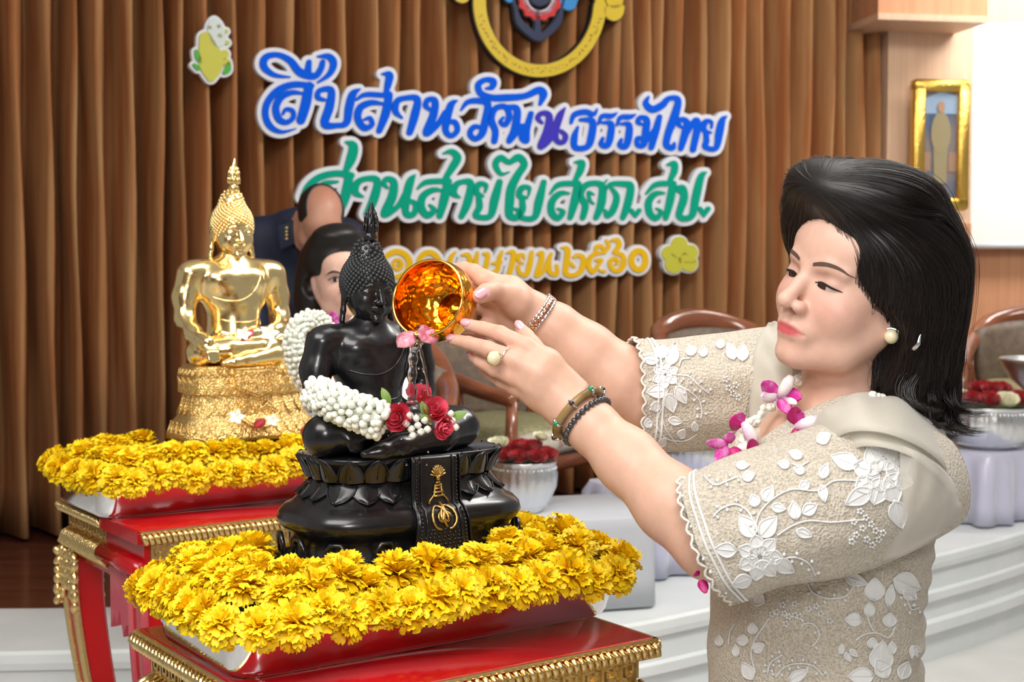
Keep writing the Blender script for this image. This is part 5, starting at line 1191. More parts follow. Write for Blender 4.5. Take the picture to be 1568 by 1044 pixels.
def sleeve(path, rad, flat, name, seed, twist=0.0):
    S_ = spline([(*p, r) for p, r in zip(path, rad)], 14); m = len(S_); n_ = 112; r = random.Random(seed); rows = []; frames = []
    up = Vector((0, -.25, 1))
    for i in range(m):
        a = Vector(S_[max(i-1, 0)][:3]); b_ = Vector(S_[min(i+1, m-1)][:3]); t = (b_-a).normalized(); x = up.cross(t).normalized(); y = t.cross(x); frames.append((Vector(S_[i][:3]), t, x, y, S_[i][3]))
    G = []
    for i, (c, t, x, y, rr) in enumerate(frames):
        v = i/(m-1); row = []
        for k in range(n_):
            a = 2*PI*k/n_; nz = noise.noise(Vector((math.cos(a)*1.6+seed, math.sin(a)*1.6, v*3.2)))
            w2 = rr*(1+.075*nz+.02*math.sin(a*9+v*5)*v); sc = .0065*abs(math.sin(a*13)) if i == m-1 else 0
            row.append(tuple(c+x*(w2*math.cos(a))+y*(w2*flat*math.sin(a))+t*sc))
        G.append(row)
    b = MB(); v = [p for r_ in G for p in r_]; f = [[i*n_+k, i*n_+(k+1) % n_, (i+1)*n_+(k+1) % n_, (i+1)*n_+k] for i in range(m-1) for k in range(n_)]
    b.add(v, f); o = wmb(b, name, M['lace']); s = o.modifiers.new('t', 'SOLIDIFY'); s.thickness = .0012
    c, t, x, y, rr = frames[-1]; base = G[-1]; g2 = lambda i, k, off=.0008: Vector(G[i][k % n_])+(Vector(G[i][k % n_])-frames[i][0]).normalized()*off
    b = MB(); b.tube([g2(m-1, k) for k in range(n_)], .0017, n=6, closed=True); wmb(b, 'scalloped_edge', M['thread_c'], o)
    for back_, w_ in ((7, .0016), (9, .0018)): b = MB(); b.tube([g2(m-1-back_+0, k) for k in range(n_)], w_, n=6, closed=True); wmb(b, 'cuff_cord', M['thread'], o)
    b = MB()
    for k in range(2, n_, 9): b.ball(g2(m-4, k), .0019, 7, 5)
    q = wmb(b, 'cuff_dots', M['thread'], o); q['kind'] = 'stuff'
    return o, v, f
slL, vL, fL = sleeve([P(1405, 738, 1.745), P(1350, 748, 1.695), P(1270, 768, 1.652), P(1180, 790, 1.636), P(1122, 810, 1.638), P(1088, 823, 1.645)], [.072, .084, .086, .082, .078, .077], 1.0, 'sleeve', 2)
slR, vR, fR = sleeve([P(1215, 588, 2.0), P(1150, 596, 1.985), P(1080, 602, 1.965), P(1015, 606, 1.955), P(972, 606, 1.95)], [.084, .084, .080, .077, .078], 1.0, 'sleeve', 5)
# folded sheer collar over the near shoulder, upright ruffle behind the chin, sheer puff over the near shoulder
def ribbon(A_, B_, bulge, bdir, name, m, nu=24, nv=12, wob=.003):
    U_, L2 = spline(A_, nu//(len(A_)-1)+1), spline(B_, nu//(len(B_)-1)+1); G = []
    for i in range(min(len(U_), len(L2))):
        row = []
        for j in range(nv+1):
            t = j/nv; p = U_[i]*(1-t)+L2[i]*t; row.append(tuple(p+np.array(bdir)*bulge*math.sin(PI*t)+np.array((0, -.4, 1))*wob*math.sin(i*.9+t*7)*math.sin(PI*t)))
        G.append(row)
    b = MB(); b.grid(G); o = wmb(b, name, m); s = o.modifiers.new('t', 'SOLIDIFY'); s.thickness = .0015; return o
ribbon([P(1222, 698, 1.735), P(1246, 656, 1.745), P(1288, 624, 1.775), P(1350, 618, 1.84), P(1430, 640, 1.91)], [P(1262, 690, 1.655), P(1300, 662, 1.605), P(1370, 668, 1.585), P(1440, 708, 1.63), P(1474, 770, 1.75)], .030, (0, -.35, 1), 'folded_collar', M['sheer'])
ribbon([P(1222, 702, 1.73), P(1252, 668, 1.73), P(1292, 640, 1.74), P(1345, 632, 1.78), P(1420, 652, 1.87)], [P(1285, 708, 1.635), P(1320, 684, 1.595), P(1385, 695, 1.58), P(1440, 735, 1.615), P(1466, 790, 1.72)], .022, (0, -.35, 1), 'folded_collar', M['sheer'])
ribbon([P(1148, 655, 1.885), P(1150, 590, 1.90), P(1158, 530, 1.92), P(1178, 494, 1.94)], [P(1215, 640, 1.86), P(1215, 590, 1.875), P(1213, 540, 1.90), P(1196, 494, 1.935)], .02, (-.1, -1, 0), 'upright_ruffle', M['sheer'])
ribbon([P(1128, 668, 1.84), P(1165, 655, 1.845), P(1230, 672, 1.80)], [P(1122, 730, 1.80), P(1165, 725, 1.79), P(1240, 720, 1.76)], .012, (-.3, -1, 0), 'inner_panel', M['sheer'])
ribbon([P(1378, 682, 1.592), P(1402, 690, 1.585), P(1436, 712, 1.60), P(1460, 742, 1.65), P(1478, 785, 1.74)], [P(1348, 858, 1.615), P(1380, 850, 1.618), P(1414, 832, 1.635), P(1442, 812, 1.66), P(1462, 797, 1.74)], .014, (.25, -1, -.1), 'sheer_puff', M['veil'], 30, 18, .004)
# ---- embroidery stitched on the cloth
polyL = BVHTree.FromPolygons([Vector(p) for p in vL], fL); polyR = BVHTree.FromPolygons([Vector(p) for p in vR], fR); polyB = BVHTree.FromPolygons([Vector(p) for p in Vb], [list(map(int, q)) for q in Fb])
CAMV = Vector((0, 0, CAMZ))
def hit(tree, px, py, off=.001):
    d = Vector(ray(px, py)); loc, nn, idx, dist = tree.ray_cast(CAMV, d)
    if loc is None: return None
    if nn.dot(d) > 0: nn = -nn
    return loc+nn*off
def emb_leaf(tree, parent, cx, cy, ang, L, w_, name='embroidered_leaf', fill=True):
    ca, sa = math.cos(math.radians(ang)), math.sin(math.radians(ang)); f_ = lambda u, v: (cx+L*v*ca-u*w_*sa, cy+L*v*sa+u*w_*ca)
    out = []; b = MB()
    for k in range(17):
        v = k/8 if k <= 8 else 2-k/8; s = 1 if k <= 8 else -1; u = s*.5*math.sin(PI*v**.8); out.append(hit(tree, *f_(u, v), .0016))
    if any(p is None for p in out): return
    b.tube(out, .0011, n=5, closed=True)
    mid = [hit(tree, *f_(0, v), .0014) for v in np.linspace(.0, .9, 6)]
    if all(p is not None for p in mid): b.tube(mid, .0007, n=4)
    if fill:
        G = []
        for v in np.linspace(.04, .96, 7):
            row = [hit(tree, *f_(u*.5*math.sin(PI*v**.8), v), .0011) for u in (-1, -.5, 0, .5, 1)]
            if any(p is None for p in row): return
            G.append(row)
        b.grid(G)
    wmb(b, name, M['thread'], parent)
def emb_vine(tree, parent, pts, w_=.0010, berries=0, name='embroidered_vine', seed=0):
    S_ = spline(pts, 6); p = [hit(tree, x, y, .0012) for x, y in S_]; p = [q for q in p if q is not None]
    if len(p) < 3: return
    b = MB(); b.tube(p, w_, n=5)
    for k in range(berries):
        i = int((k+.7)/berries*(len(S_)-1)); x, y = S_[i]; t = S_[min(i+1, len(S_)-1)]-S_[max(i-1, 0)]; t = t/(np.linalg.norm(t)+1e-6); s = 1 if k % 2 else -1
        q = hit(tree, x-t[1]*6*s, y+t[0]*6*s, .0014); q0 = hit(tree, x, y, .0012)
        if q is not None and q0 is not None: b.tube([q0, q], .0006, n=4); b.ball(q, .0021, 6, 4)
    wmb(b, name, M['thread'], parent)
def emb_flower(tree, parent, cx, cy, R_, n_, seed=0):
    for ring, (k_, rr, ln) in enumerate(((n_, .42, .62), (max(n_-2, 4), .12, .45))):
        for k in range(k_):
            a = 360*k/k_+ring*25+seed*17; emb_leaf(tree, parent, cx+R_*rr*math.cos(math.radians(a)), cy+R_*rr*math.sin(math.radians(a)), a, R_*ln, R_*.62, 'embroidered_petal')
def emb_dots(tree, parent, pts):
    b = MB(); ok = False
    for (cx, cy) in pts:
        for k in range(5):
            q = hit(tree, cx+3.6*math.cos(k*1.257), cy+3.6*math.sin(k*1.257), .0014)
            if q is not None: b.ball(q, .0017, 6, 4); ok = True
    if ok: wmb(b, 'embroidered_sprig', M['thread'], parent)['kind'] = 'stuff'
c1 = lambda x, y: (1030+x/3.071, 600+y/3.071)
c2 = lambda x, y: (930+x/4.744, 480+y/4.744)
c3 = lambda x, y: (1080+x/4.356, 840+y/4.356)
TL = polyL; s_ = slL
emb_flower(TL, s_, *c1(985, 390), 46, 8, 1)
for x, y, a, L, w_ in ((870, 350, 200, 44, 26), (930, 460, 150, 46, 26), (1040, 510, 75, 44, 28), (960, 230, 70, 26, 26), (1060, 235, -60, 24, 26)): emb_leaf(TL, s_, *c1(x, y), a, L, w_)
emb_flower(TL, s_, *c1(410, 775), 34, 7, 3)
for x, y, a, L, w_ in ((300, 745, 185, 34, 22), (385, 680, 235, 40, 26), (410, 680, -50, 40, 26), (480, 790, 30, 34, 22), (370, 870, 160, 32, 20), (440, 860, 80, 28, 22), (395, 540, 250, 20, 16), (430, 515, 300, 26, 18), (465, 540, 10, 22, 14), (580, 600, 260, 28, 18), (610, 570, 330, 26, 18), (580, 650, 20, 26, 14), (700, 410, 290, 24, 14), (700, 440, 80, 26, 14), (610, 310, 200, 22, 14), (620, 380, 200, 18, 12), (640, 430, 150, 18, 14), (550, 350, 190, 18, 12), (300, 350, 0, 20, 12), (330, 410, -20, 20, 14), (680, 240, -30, 24, 18)): emb_leaf(TL, s_, *c1(x, y), a, L, w_)
for pts, bn in (([(385, 650), (410, 570), (470, 505), (560, 460), (680, 465), (760, 420), (880, 420)], 0), ([(490, 675), (560, 630), (640, 605), (740, 612), (830, 605), (900, 600)], 0), ([(390, 640), (360, 570), (300, 530), (230, 550), (190, 590)], 7), ([(520, 780), (580, 775), (640, 805), (670, 860)], 7), ([(560, 340), (600, 350), (640, 330)], 0), ([(150, 400), (200, 440), (260, 420), (310, 400)], 6)): emb_vine(TL, s_, [c1(*p) for p in pts], .0011, bn)
emb_dots(TL, s_, [c1(x, y) for x, y in ((880, 560), (905, 590), (850, 610), (930, 620), (890, 640), (950, 650), (860, 670), (910, 690), (965, 690), (840, 700), (935, 715), (985, 660))])
TR_ = polyR; s_ = slR
emb_flower(TR_, s_, *c2(420, 450), 20, 6, 2)
for x, y, a, L, w_ in ((370, 350, 190, 28, 14), (400, 330, 260, 22, 22), (450, 380, 285, 34, 20), (440, 560, 175, 34, 20), (440, 580, 75, 30, 20), (500, 530, 60, 30, 18), (620, 310, 250, 16, 16), (690, 320, 280, 16, 12), (820, 260, 270, 14, 12), (920, 340, 250, 26, 16), (980, 350, 270, 26, 18), (340, 710, 280, 16, 14), (440, 770, 10, 22, 12), (300, 830, 260, 16, 12), (520, 900, 300, 16, 12), (380, 960, 300, 16, 12), (640, 850, 260, 14, 10)): emb_leaf(TR_, s_, *c2(x, y), a, L, w_)
for pts, bn in (([(490, 450), (590, 460), (660, 520), (740, 580)], 7), ([(500, 510), (590, 560), (660, 620), (685, 700), (680, 760)], 8), ([(420, 620), (400, 740), (430, 850), (520, 960)], 0), ([(390, 690), (360, 800), (420, 900), (560, 920), (650, 870)], 0), ([(520, 390), (540, 340), (600, 330)], 0)): emb_vine(TR_, s_, [c2(*p) for p in pts], .0010, bn)
emb_dots(TR_, s_, [c2(x, y) for x, y in ((860, 480), (880, 540), (910, 580), (930, 520), (950, 610))])
TBd = polyB; s_ = bl_o
for x, y, a, L, w_ in ((1125, 345, 270, 36, 30), (1215, 380, 280, 34, 14), (1250, 200, 20, 44, 34), (1320, 270, 40, 24, 20), (1040, 470, 180, 26, 20), (1090, 450, 270, 22, 16), (1220, 520, 275, 22, 20), (320, 570, 270, 18, 14), (290, 610, 180, 18, 16), (320, 680, -30, 20, 16), (210, 720, 270, 18, 10), (340, 380, 290, 26, 20), (1160, 820, 275, 48, 36), (1120, 850, 180, 40, 26), (1210, 860, 240, 34, 24), (1300, 870, 290, 30, 20), (320, 870, 240, 30, 18), (560, 880, 330, 34, 16), (100, 650, 270, 16, 12), (930, 180, 20, 36, 18), (1110, 660, 270, 16, 16), (1240, 700, 270, 20, 12), (900, 700, 280, 16, 8), (930, 690, 60, 16, 8), (960, 670, 40, 16, 8), (1370, 650, 60, 18, 6), (1370, 650, 90, 18, 6), (1370, 650, 30, 18, 6)): emb_leaf(TBd, s_, *c3(x, y), a, L, w_)
for pts, bn in (([(340, 830), (310, 700), (340, 600), (430, 460)], 0), ([(680, 220), (720, 290), (820, 330), (940, 310), (1000, 220)], 8), ([(1120, 550), (1090, 490), (1080, 440)], 0), ([(1000, 610), (1060, 570), (1140, 560), (1220, 590), (1260, 520)], 0), ([(640, 530), (660, 500), (720, 500), (760, 560), (740, 620), (710, 650)], 3), ([(420, 830), (440, 760), (520, 705)], 7), ([(470, 860), (530, 790), (620, 765), (720, 780), (790, 850)], 11), ([(1310, 290), (1340, 340), (1370, 400), (1420, 390)], 8), ([(160, 640), (170, 560), (200, 500)], 0)): emb_vine(TBd, s_, [c3(*p) for p in pts], .0010, bn)
emb_dots(TBd, s_, [c3(x, y) for x, y in ((450, 435), (480, 420), (530, 430), (560, 450), (600, 440), (540, 500), (630, 450), (690, 400), (740, 380), (770, 430), (830, 480), (520, 370), (600, 365))])
# ---- skirt and shoes below the frame
b = MB(); b.lathe([(.168, .86), (.178, .78), (.185, .6), (.175, .3), (.18, .09), (.178, .088), (.16, .09), (.15, .6), (.14, .85)], 48, c=(.405, 1.84, 0), sx=.92, sy=1.05); wmb(b, 'skirt', mat('beige_skirt', (.42, .36, .28), .8, bump=.3, bs=300))
for s in (-1, 1):
    b = MB(); loft(b, [[(.36+x-.03*(z/.06), 1.84+s*.085+y, z) for x, y in rrect(.115-i, .042-i*.5, .04, 5)] for z, i in ((.001, 0), (.02, .0), (.045, .025), (.1, .05))]); wmb(b, 'shoe', mat('dark_shoe', (.03, .025, .025), .4))
# ---- jewellery
M['pearl'] = mat('golden_pearl', (.78, .68, .44), .18, coat=.6); M['jsilver'] = mat('jewel_silver', (.8, .8, .82), .2, 1); M['rosegold'] = mat('rose_gold', (.86, .50, .36), .22, 1)
ec = toW((.077, .004, -.045)); vd = (np.array((0, 0, CAMZ))-ec); vd /= np.linalg.norm(vd)
b = MB(); b.ball(ec+vd*.006, .0088, 14, 9); er = wmb(b, 'pearl_earring', M['pearl'])
b = MB(); up = np.array((.0, .0, 1)); sd_ = np.cross(vd, up)
b.tube([ec+vd*.003+(sd_*math.cos(a)+up*math.sin(a))*.0105 for a in np.linspace(.3, 2.9, 12)], .0022, n=6); wmb(b, 'crystal_setting', M['jsilver'], er)
hp = [P(1400, 533, 1.0), P(1404, 524, 1.0), P(1408, 510, 1.0)]
tree_h = BVHTree.FromPolygons([Vector(p) for p in toW(Vh)], [list(map(int, q)) for q in Fh]); pts = [hit(tree_h, x, y, .004) for x, y in ((1398, 533), (1404, 524), (1407, 510))]
if all(p is not None for p in pts): b = MB(); b.tube(pts, [.0042, .003, .001], n=6); wmb(b, 'hair_clip', M['jsilver'])
def ring_at(c, axis, r, n_): 
    t = Vector(axis).normalized(); x = t.cross(Vector((0, -.3, 1))).normalized(); y = t.cross(x); return [Vector(c)+(x*math.cos(2*PI*k/n_)+y*math.sin(2*PI*k/n_))*r for k in range(n_)], t, x, y
axL = np.array(ARML[2][:3])-np.array(ARML[0][:3])
R_, t, x, y = ring_at(P(886, 633, 1.785), axL, .0375, 40)
b = MB(); b.tube(R_, .0058, n=8, closed=True); bg = wmb(b, 'horn_bangle', mat('horn', (.30, .19, .07), .3, col2=(.20, .12, .04), cs=60))
gem = [mat('green_stone', (.0, .25, .12), .1, coat=1), mat('dark_stone', (.03, .01, .01), .1, coat=1)]
for k in range(0, 40, 5):
    c = R_[k]; dv = (c-Vector(P(886, 633, 1.785))).normalized(); b = MB(); b.ball(c+dv*.006, .0036, 8, 6); st = wmb(b, 'stone', gem[0 if k % 10 == 0 else 1], bg)
    b = MB(); b.tube([c+dv*.0005-t*.0065, c+dv*.006-t*.004, c+dv*.006+t*.004, c+dv*.0005+t*.0065], .0018, n=5); wmb(b, 'stone_clasp', M['jsilver'], bg)
R_, t, x, y = ring_at(P(899, 645, 1.779), axL, .0365, 30); beadm = mat('grey_stone_bead', (.012, .013, .016), .12, col2=(.06, .06, .065), cs=160, coat=.5); bm0 = MB().ball((0, 0, 0), .0041, 10, 7).mesh('bead', beadm)
br = link('bead_cord', MB().tube([tuple(np.array(p)-WO) for p in R_], .001, n=5, closed=True).mesh('bead_cord', beadm), wom)
for p in R_: link('bead', bm0, br, loc=tuple(np.array(p)-WO))
axR = np.array(ARMR[2][:3])-np.array(ARMR[0][:3]); wc = P(823, 483, 1.94); R_, t, x, y = ring_at(wc, axR, .0315, 26)
wt = link('watch_band', MB().tube([tuple(np.array(p)-WO) for p in R_], .0018, n=5, closed=True).mesh('watch_band', M['jsilver']), wom)
for k, p in enumerate(R_):
    dv = (p-Vector(wc)).normalized(); tv = t.cross(dv); Rm = Matrix((tv, t, dv)).transposed(); b = MB(); b.box(p+dv*.0006, (.0035, .0036, .0017), Rm, bev=.0008); wmb(b, 'watch_link', M['rosegold'], wt)
    for s in (-1, 1): b = MB(); b.box(p+dv*.0003+t*(s*.0052), (.0036, .0017, .0016), Rm, bev=.0007); wmb(b, 'watch_link', M['jsilver'], wt)
rc = np.array(HANDL['middle'][1][:3])*.72+np.array(HANDL['middle'][0][:3])*.28; rax = np.array(HANDL['middle'][1][:3])-np.array(HANDL['middle'][0][:3])
R_, t, x, y = ring_at(rc, rax, .0118, 24); b = MB(); b.tube(R_, .0014, n=6, closed=True); rg = wmb(b, 'ring_band', M['jsilver'])
pc_ = P(756, 549, 1.786); b = MB(); b.ball(pc_, .0088, 16, 10); wmb(b, 'ring_pearl', M['pearl'], rg)
b = MB(); b.tube([Vector(pc_)+(x*math.cos(a)+y*math.sin(a))*0+Vector((.0085*math.cos(a), .004, .0085*math.sin(a))) for a in np.linspace(0, 2*PI, 16, endpoint=False)], .0014, n=5, closed=True); wmb(b, 'pearl_mount', mat('ring_gold', (.8, .6, .25), .25, 1), rg)
# ---- orchid and bud garland round her neck
M['orchid'] = mat('magenta_orchid', (.62, .03, .33), .45, col2=(.78, .35, .66), cs=70, ramp=(.45, .7), sss=.1); M['orchid_l'] = mat('pale_orchid', (.80, .58, .76), .5, col2=(.84, .80, .72), cs=60)
ng = empty('neck_garland', P(1170, 700, 1.80), 0, 'white bud garland with magenta orchids around the pouring woman\'s neck', 'garland'); NO = np.array(ng.location)
line = spline([P(1345, 606, 1.76), P(1310, 618, 1.745), P(1275, 637, 1.735), P(1240, 660, 1.735), P(1205, 690, 1.735), P(1175, 715, 1.74), P(1148, 708, 1.755), P(1135, 680, 1.775), P(1152, 645, 1.80), P(1180, 618, 1.82), P(1205, 590, 1.83), P(1225, 578, 1.83)], 5)
sb = bud_mesh(.62); r9 = random.Random(9)
MB().tube([tuple(p-NO) for p in line], .0012, n=5).build('garland_thread', M['jasmine'], ng)
for i, p in enumerate(line):
    t = Vector(line[min(i+1, len(line)-1)]-line[max(i-1, 0)]).normalized()
    for k in range(3):
        dv = (Vector((r9.uniform(-1, 1), -.9, r9.uniform(-1, 1)))-t*.2).normalized(); o = link('garland_bud', sb, ng, loc=tuple(p-NO+np.array(dv)*.001), scale=r9.uniform(.9, 1.2)); aim(o, dv+t*r9.choice((-1, 1))*.8)
M['orchid_d'] = mat('crimson_orchid', (.50, .008, .16), .45)
def orchid(px, py, Y, pet, thr):
    c = P(px, py, Y)-NO; sc = Y/F; f_ = Vector((0, -1, .05)); root = None
    for a, L, w_, m in pet:
        ar = math.radians(a); d = Vector((math.cos(ar), -.35, math.sin(ar))); b = MB(); st = Vector(c)+Vector((math.cos(ar), 0, math.sin(ar)))*.003
        G = []; t = d.cross(f_).normalized(); d = d.normalized(); nn = t.cross(d)
        for j in range(8):
            v = j/7; hw = w_*sc*.5*(math.sin(PI*(.10+.86*v**.85)))**.75; G.append([tuple(st+d*(L*sc*v)+t*(u*hw)+nn*(.22*L*sc*v*v-.35*hw*u*u+.0008*math.sin(u*4+v*6))) for u in (-1, -.5, 0, .5, 1)])
        b.grid(G); o = b.build('orchid_petal', M[m], ng); md = o.modifiers.new('t', 'SOLIDIFY'); md.thickness = .0006
    if thr is not None:
        ar = math.radians(thr); u = Vector((math.cos(ar), -.1, math.sin(ar))); b = MB(); b.tube([Vector(c)-u*.003, Vector(c)+u*.006+f_*.003, Vector(c)+u*.016+f_*.004, Vector(c)+u*.026], [.004, .0075, .0085, .0055], n=10); b.build('orchid_throat', M['orchid_l'], ng)
orchid(1195, 604, 1.79, [(150, 40, 24, 'orchid'), (185, 34, 22, 'orchid_l'), (-5, 30, 26, 'orchid'), (-70, 30, 22, 'orchid'), (-30, 26, 14, 'orchid_l')], 60)
orchid(1140, 650, 1.765, [(165, 26, 26, 'orchid_d'), (120, 22, 16, 'orchid')], -60)
orchid(1118, 682, 1.74, [(170, 42, 16, 'orchid'), (95, 22, 18, 'orchid'), (225, 34, 24, 'orchid'), (-60, 34, 24, 'orchid_d')], None)
orchid(1160, 700, 1.715, [(115, 34, 20, 'orchid_d'), (150, 18, 12, 'orchid_d'), (-20, 36, 28, 'orchid_l'), (-70, 24, 24, 'orchid'), (20, 34, 24, 'orchid_l')], -40)
orchid(1222, 652, 1.73, [(110, 34, 24, 'orchid_d'), (80, 22, 14, 'orchid'), (-60, 34, 26, 'orchid'), (-95, 26, 20, 'orchid_d'), (-30, 26, 18, 'orchid_l')], 20)
orchid(1072, 884, 1.60, [(-70, 22, 16, 'orchid_d'), (130, 10, 12, 'orchid_d')], None)
# ================================================================ golden bowl, water
BN = np.array((-.43, -.86, .26)); BN /= np.linalg.norm(BN); BCt = P(655, 456, 1.87); SCt = BCt-BN*.02; RB = .0555
M['bowl_gold'] = mat('amber_gold', (.93, .42, .035), .16, 1, bump=.55, bs=75, bdist=.006, bd=1)
gb = empty('golden_bowl', tuple(SCt), 0, 'hammered golden bowl tipped in both hands of the pouring woman', 'bowl')
Rz = Vector(BN).to_track_quat('Z', 'Y').to_matrix(); rim = math.sqrt(RB*RB-.0004)
pr = []
a1 = math.acos(.02/RB)
for k in range(22): a = PI-(PI-a1)*k/21; pr.append((max(RB*math.sin(a), .0003), RB*math.cos(a)))
inn = []
for k in range(22): a = a1+(PI-a1)*k/21; inn.append((max((RB-.0016)*math.sin(a), .0003), (RB-.0016)*math.cos(a)))
b = MB(); b.lathe(pr+[(rim+.001, .021), (rim-.001, .0215)]+inn, 64, R=Rz); b.build('bowl_shell', M['bowl_gold'], gb)
b = MB(); b.tube([Rz@Vector((rim*math.cos(a), rim*math.sin(a), .0208)) for a in np.linspace(0, 2*PI, 64, endpoint=False)], .0016, n=8, closed=True); b.build('rim_ring', mat('bright_gold', (.95, .62, .14), .15, 1), gb)
b = MB(); b.lathe([(.022, -RB-.004), (.024, -RB-.004), (.022, -RB+.008)], 32, R=Rz); b.build('foot_ring', M['bowl_gold'], gb)
M['water'] = mat('clear_water', (1, 1, 1), .02, trans=1.0, ior=1.33)
lip = BCt+np.array((-.116, -.231, -.965))/np.linalg.norm((-.116, -.231, -.965))*rim
wf = lambda q: np.maximum(np.linalg.norm(q-SCt.astype(f4), axis=1)-(RB-.0022), np.maximum(q[:, 2]-(lip[2]+.003), -(BCt-q)@BN.astype(f4)+0*q[:, 0]))
Vw, Fw = sdf_mesh(lambda q: np.maximum(np.linalg.norm(q-SCt.astype(f4), axis=1)-(RB-.0022), np.maximum(q[:, 2]-(lip[2]+.0035), (q-BCt.astype(f4))@BN.astype(f4)-.0005)), SCt-.062, SCt+.062, .0018)
wtr = empty('poured_water', tuple(lip-np.array((0, 0, .1))), 0, 'clear stream of water falling from the golden bowl onto the statue', 'water'); WT = np.array(wtr.location)
link('bowl_water', mesh('bowl_water', Vw-WT, Fw, M['water']), wtr)
def stream(pts, name): 
    S_ = spline(pts, 6); b = MB(); b.tube([tuple(p[:3]-WT) for p in S_], [p[3]*(1+.18*math.sin(i*1.3)) for i, p in enumerate(S_)], n=10); return b.build(name, M['water'], wtr)
l0 = lip; stream([(l0[0], l0[1]+.006, l0[2]+.005, .011), (l0[0]-.003, l0[1]-.004, l0[2]-.002, .0095), (*P(634, 535, 1.852), .0065), (*P(632, 560, 1.853), .0058), (*P(631, 590, 1.856), .0055), (*P(631, 616, 1.86), .007)], 'main_stream')
stream([(*P(640, 520, 1.853), .0022), (*P(646, 545, 1.853), .0020), (*P(652, 572, 1.855), .0018), (*P(657, 606, 1.86), .0016)], 'thin_stream')
r9 = random.Random(12)
for k in range(34):
    pp = P(r9.gauss(632, 26), r9.uniform(560, 720), 1.858+r9.uniform(-.01, .0)); 
    b = MB(); b.ball((0, 0, 0), r9.uniform(.0008, .0017), 6, 4); b.build('droplet', M['water'], wtr, loc=tuple(pp-WT))
for c, n_, L, lab in ((lip+np.array((-.012, .0, .006)), (-.3, -.8, .7), .030, 'pale pink rose petal washing over the golden bowl\'s lip'), (lip+np.array((.014, .004, .009)), (.2, -.8, .6), .026, 'deeper pink rose petal caught inside the golden bowl\'s lip')):
    petal_obj('rose_petal', tuple(c), n_, L, .030, mat('wet_pink_petal', (.80, .16, .26), .3, col2=(.85, .45, .5), cs=120), lab, 'petals')
# ================================================================ people on the stage
def stage_head(R_, C_, fat): return lambda Q: face_fn(((Q-C_.astype(f4))@R_.astype(f4)).astype(f4), fat)
# ---- seated woman behind the black statue
R2_ = rotm('Z', 20)@rotm('X', 2)@rotm('Y', -6); C2 = P(518, 424, 4.25); hx = C2[0]
hf = stage_head(R2_, C2, 1.1); tw = lambda L_: np.array(L_)@R2_.T+C2
def seat_skin(Q):
    d = gated(Q, C2-.18, C2+.18, hf)
    d = smin(d, chain(Q, [(*tw((0, .022, -.07)), .052), (*tw((0, .04, -.2)), .058), (hx, 4.33, 1.12, .12)], .03), .03)
    for s in (-1, 1): d = smin(d, chain(Q, [(hx+s*.16, 4.32, 1.20, .05), (hx+s*.20, 4.26, .98, .042), (hx+s*.12, 4.06, .92, .034), (hx+s*.05, 4.0, .90, .030)], .03), .03)
    d = smin(d, chain(Q, [(hx, 4.33, 1.12, .13), (hx, 4.36, .93, .14)], .04), .04)
    for s in (-1, 1): d = smin(d, chain(Q, [(hx+s*.08, 4.34, .93, .085), (hx+s*.09, 4.02, .92, .065), (hx+s*.09, 4.00, .62, .045), (hx+s*.09, 4.03, .45, .035), (hx+s*.09, 3.99, .425, .024)], .03), .04)
    return d
V2, F2 = sdf_mesh(seat_skin, (hx-.28, 3.88, .39), (hx+.28, 4.55, 1.66), .0055)
V3, F3 = sdf_mesh(hf, C2-.14, C2+.14, .0034)
p2 = empty('person', (hx, 4.36, S_Z), 0, 'seated woman with black hair and white blouse half hidden behind the black statue', 'person'); O2 = np.array(p2.location)
L2c = (V2-C2)@R2_; m2 = (np.abs(L2c) < .14).all(1) & (L2c[:, 2] > -.12)
c2_ = np.tile(np.array((.74, .49, .40)), (len(V2), 1)); c2_[m2] = face_col(L2c[m2], .6)*1.06
me = mesh('body', V2-O2, F2, M['skin']); color_attr(me, c2_); b2o = link('body', me, p2)
def pmb(b, name, m, par, O_): b.v = [tuple(np.array(p)-O_) for p in b.v]; return b.build(name, m, par)
lay2, strip2 = facemb(lambda q: face_fn(q, 1.1), R2_, C2)
dbrow = mat('dark_eyebrow', (.018, .012, .010), .7)
for s in (-1, 1):
    X = lambda L_: [(s*x, z) for x, z in L_]
    pmb(strip2(X([(.012, .0175), (.024, .0245), (.038, .0265), (.054, .0165)]), X([(.0125, .013), (.024, .0185), (.038, .0205), (.054, .0150)]), .003), 'eyebrow', dbrow, b2o, O2)
    pmb(strip2(X([(.017, -.002), (.026, .004), (.037, .004), (.046, -.001)]), X([(.017, -.003), (.026, -.0065), (.037, -.0065), (.046, -.002)]), .0025), 'eye', eye_w, b2o, O2)
    pmb(strip2(X([(.026, .0035), (.0315, .0045), (.037, .0035)]), X([(.027, -.0060), (.0315, -.007), (.036, -.0060)]), .0034), 'iris', iris, b2o, O2)
    pmb(strip2(X([(.015, .0), (.026, .0075), (.037, .0075), (.050, .001)]), X([(.016, -.001), (.026, .0042), (.037, .0042), (.050, -.002)]), .004), 'eyelash', lash_m, b2o, O2)
def hair2(Q):
    q = Q.copy(); q[:, 0] = np.abs(q[:, 0]); d = ell(Q, (0, .022, .055), (.098, .108, .098)); d = smin(d, ell(Q, (0, -.03, .125), (.07, .06, .035)), .03)
    d = smin(d, ell(q, (.080, .06, -.05), (.038, .055, .13)), .03); d = smin(d, ell(Q, (0, .09, -.08), (.12, .06, .15)), .03)
    d = smax(d, -ell(Q, (0, -.12, -.045), (.078, .10, .122)), .01); d = smax(d, -ell(q, (.088, -.02, -.02), (.035, .05, .035)), .01)
    return smax(d, -cone(Q, (0, .0, -.10), (0, .01, -.22), .06, .075), .015)
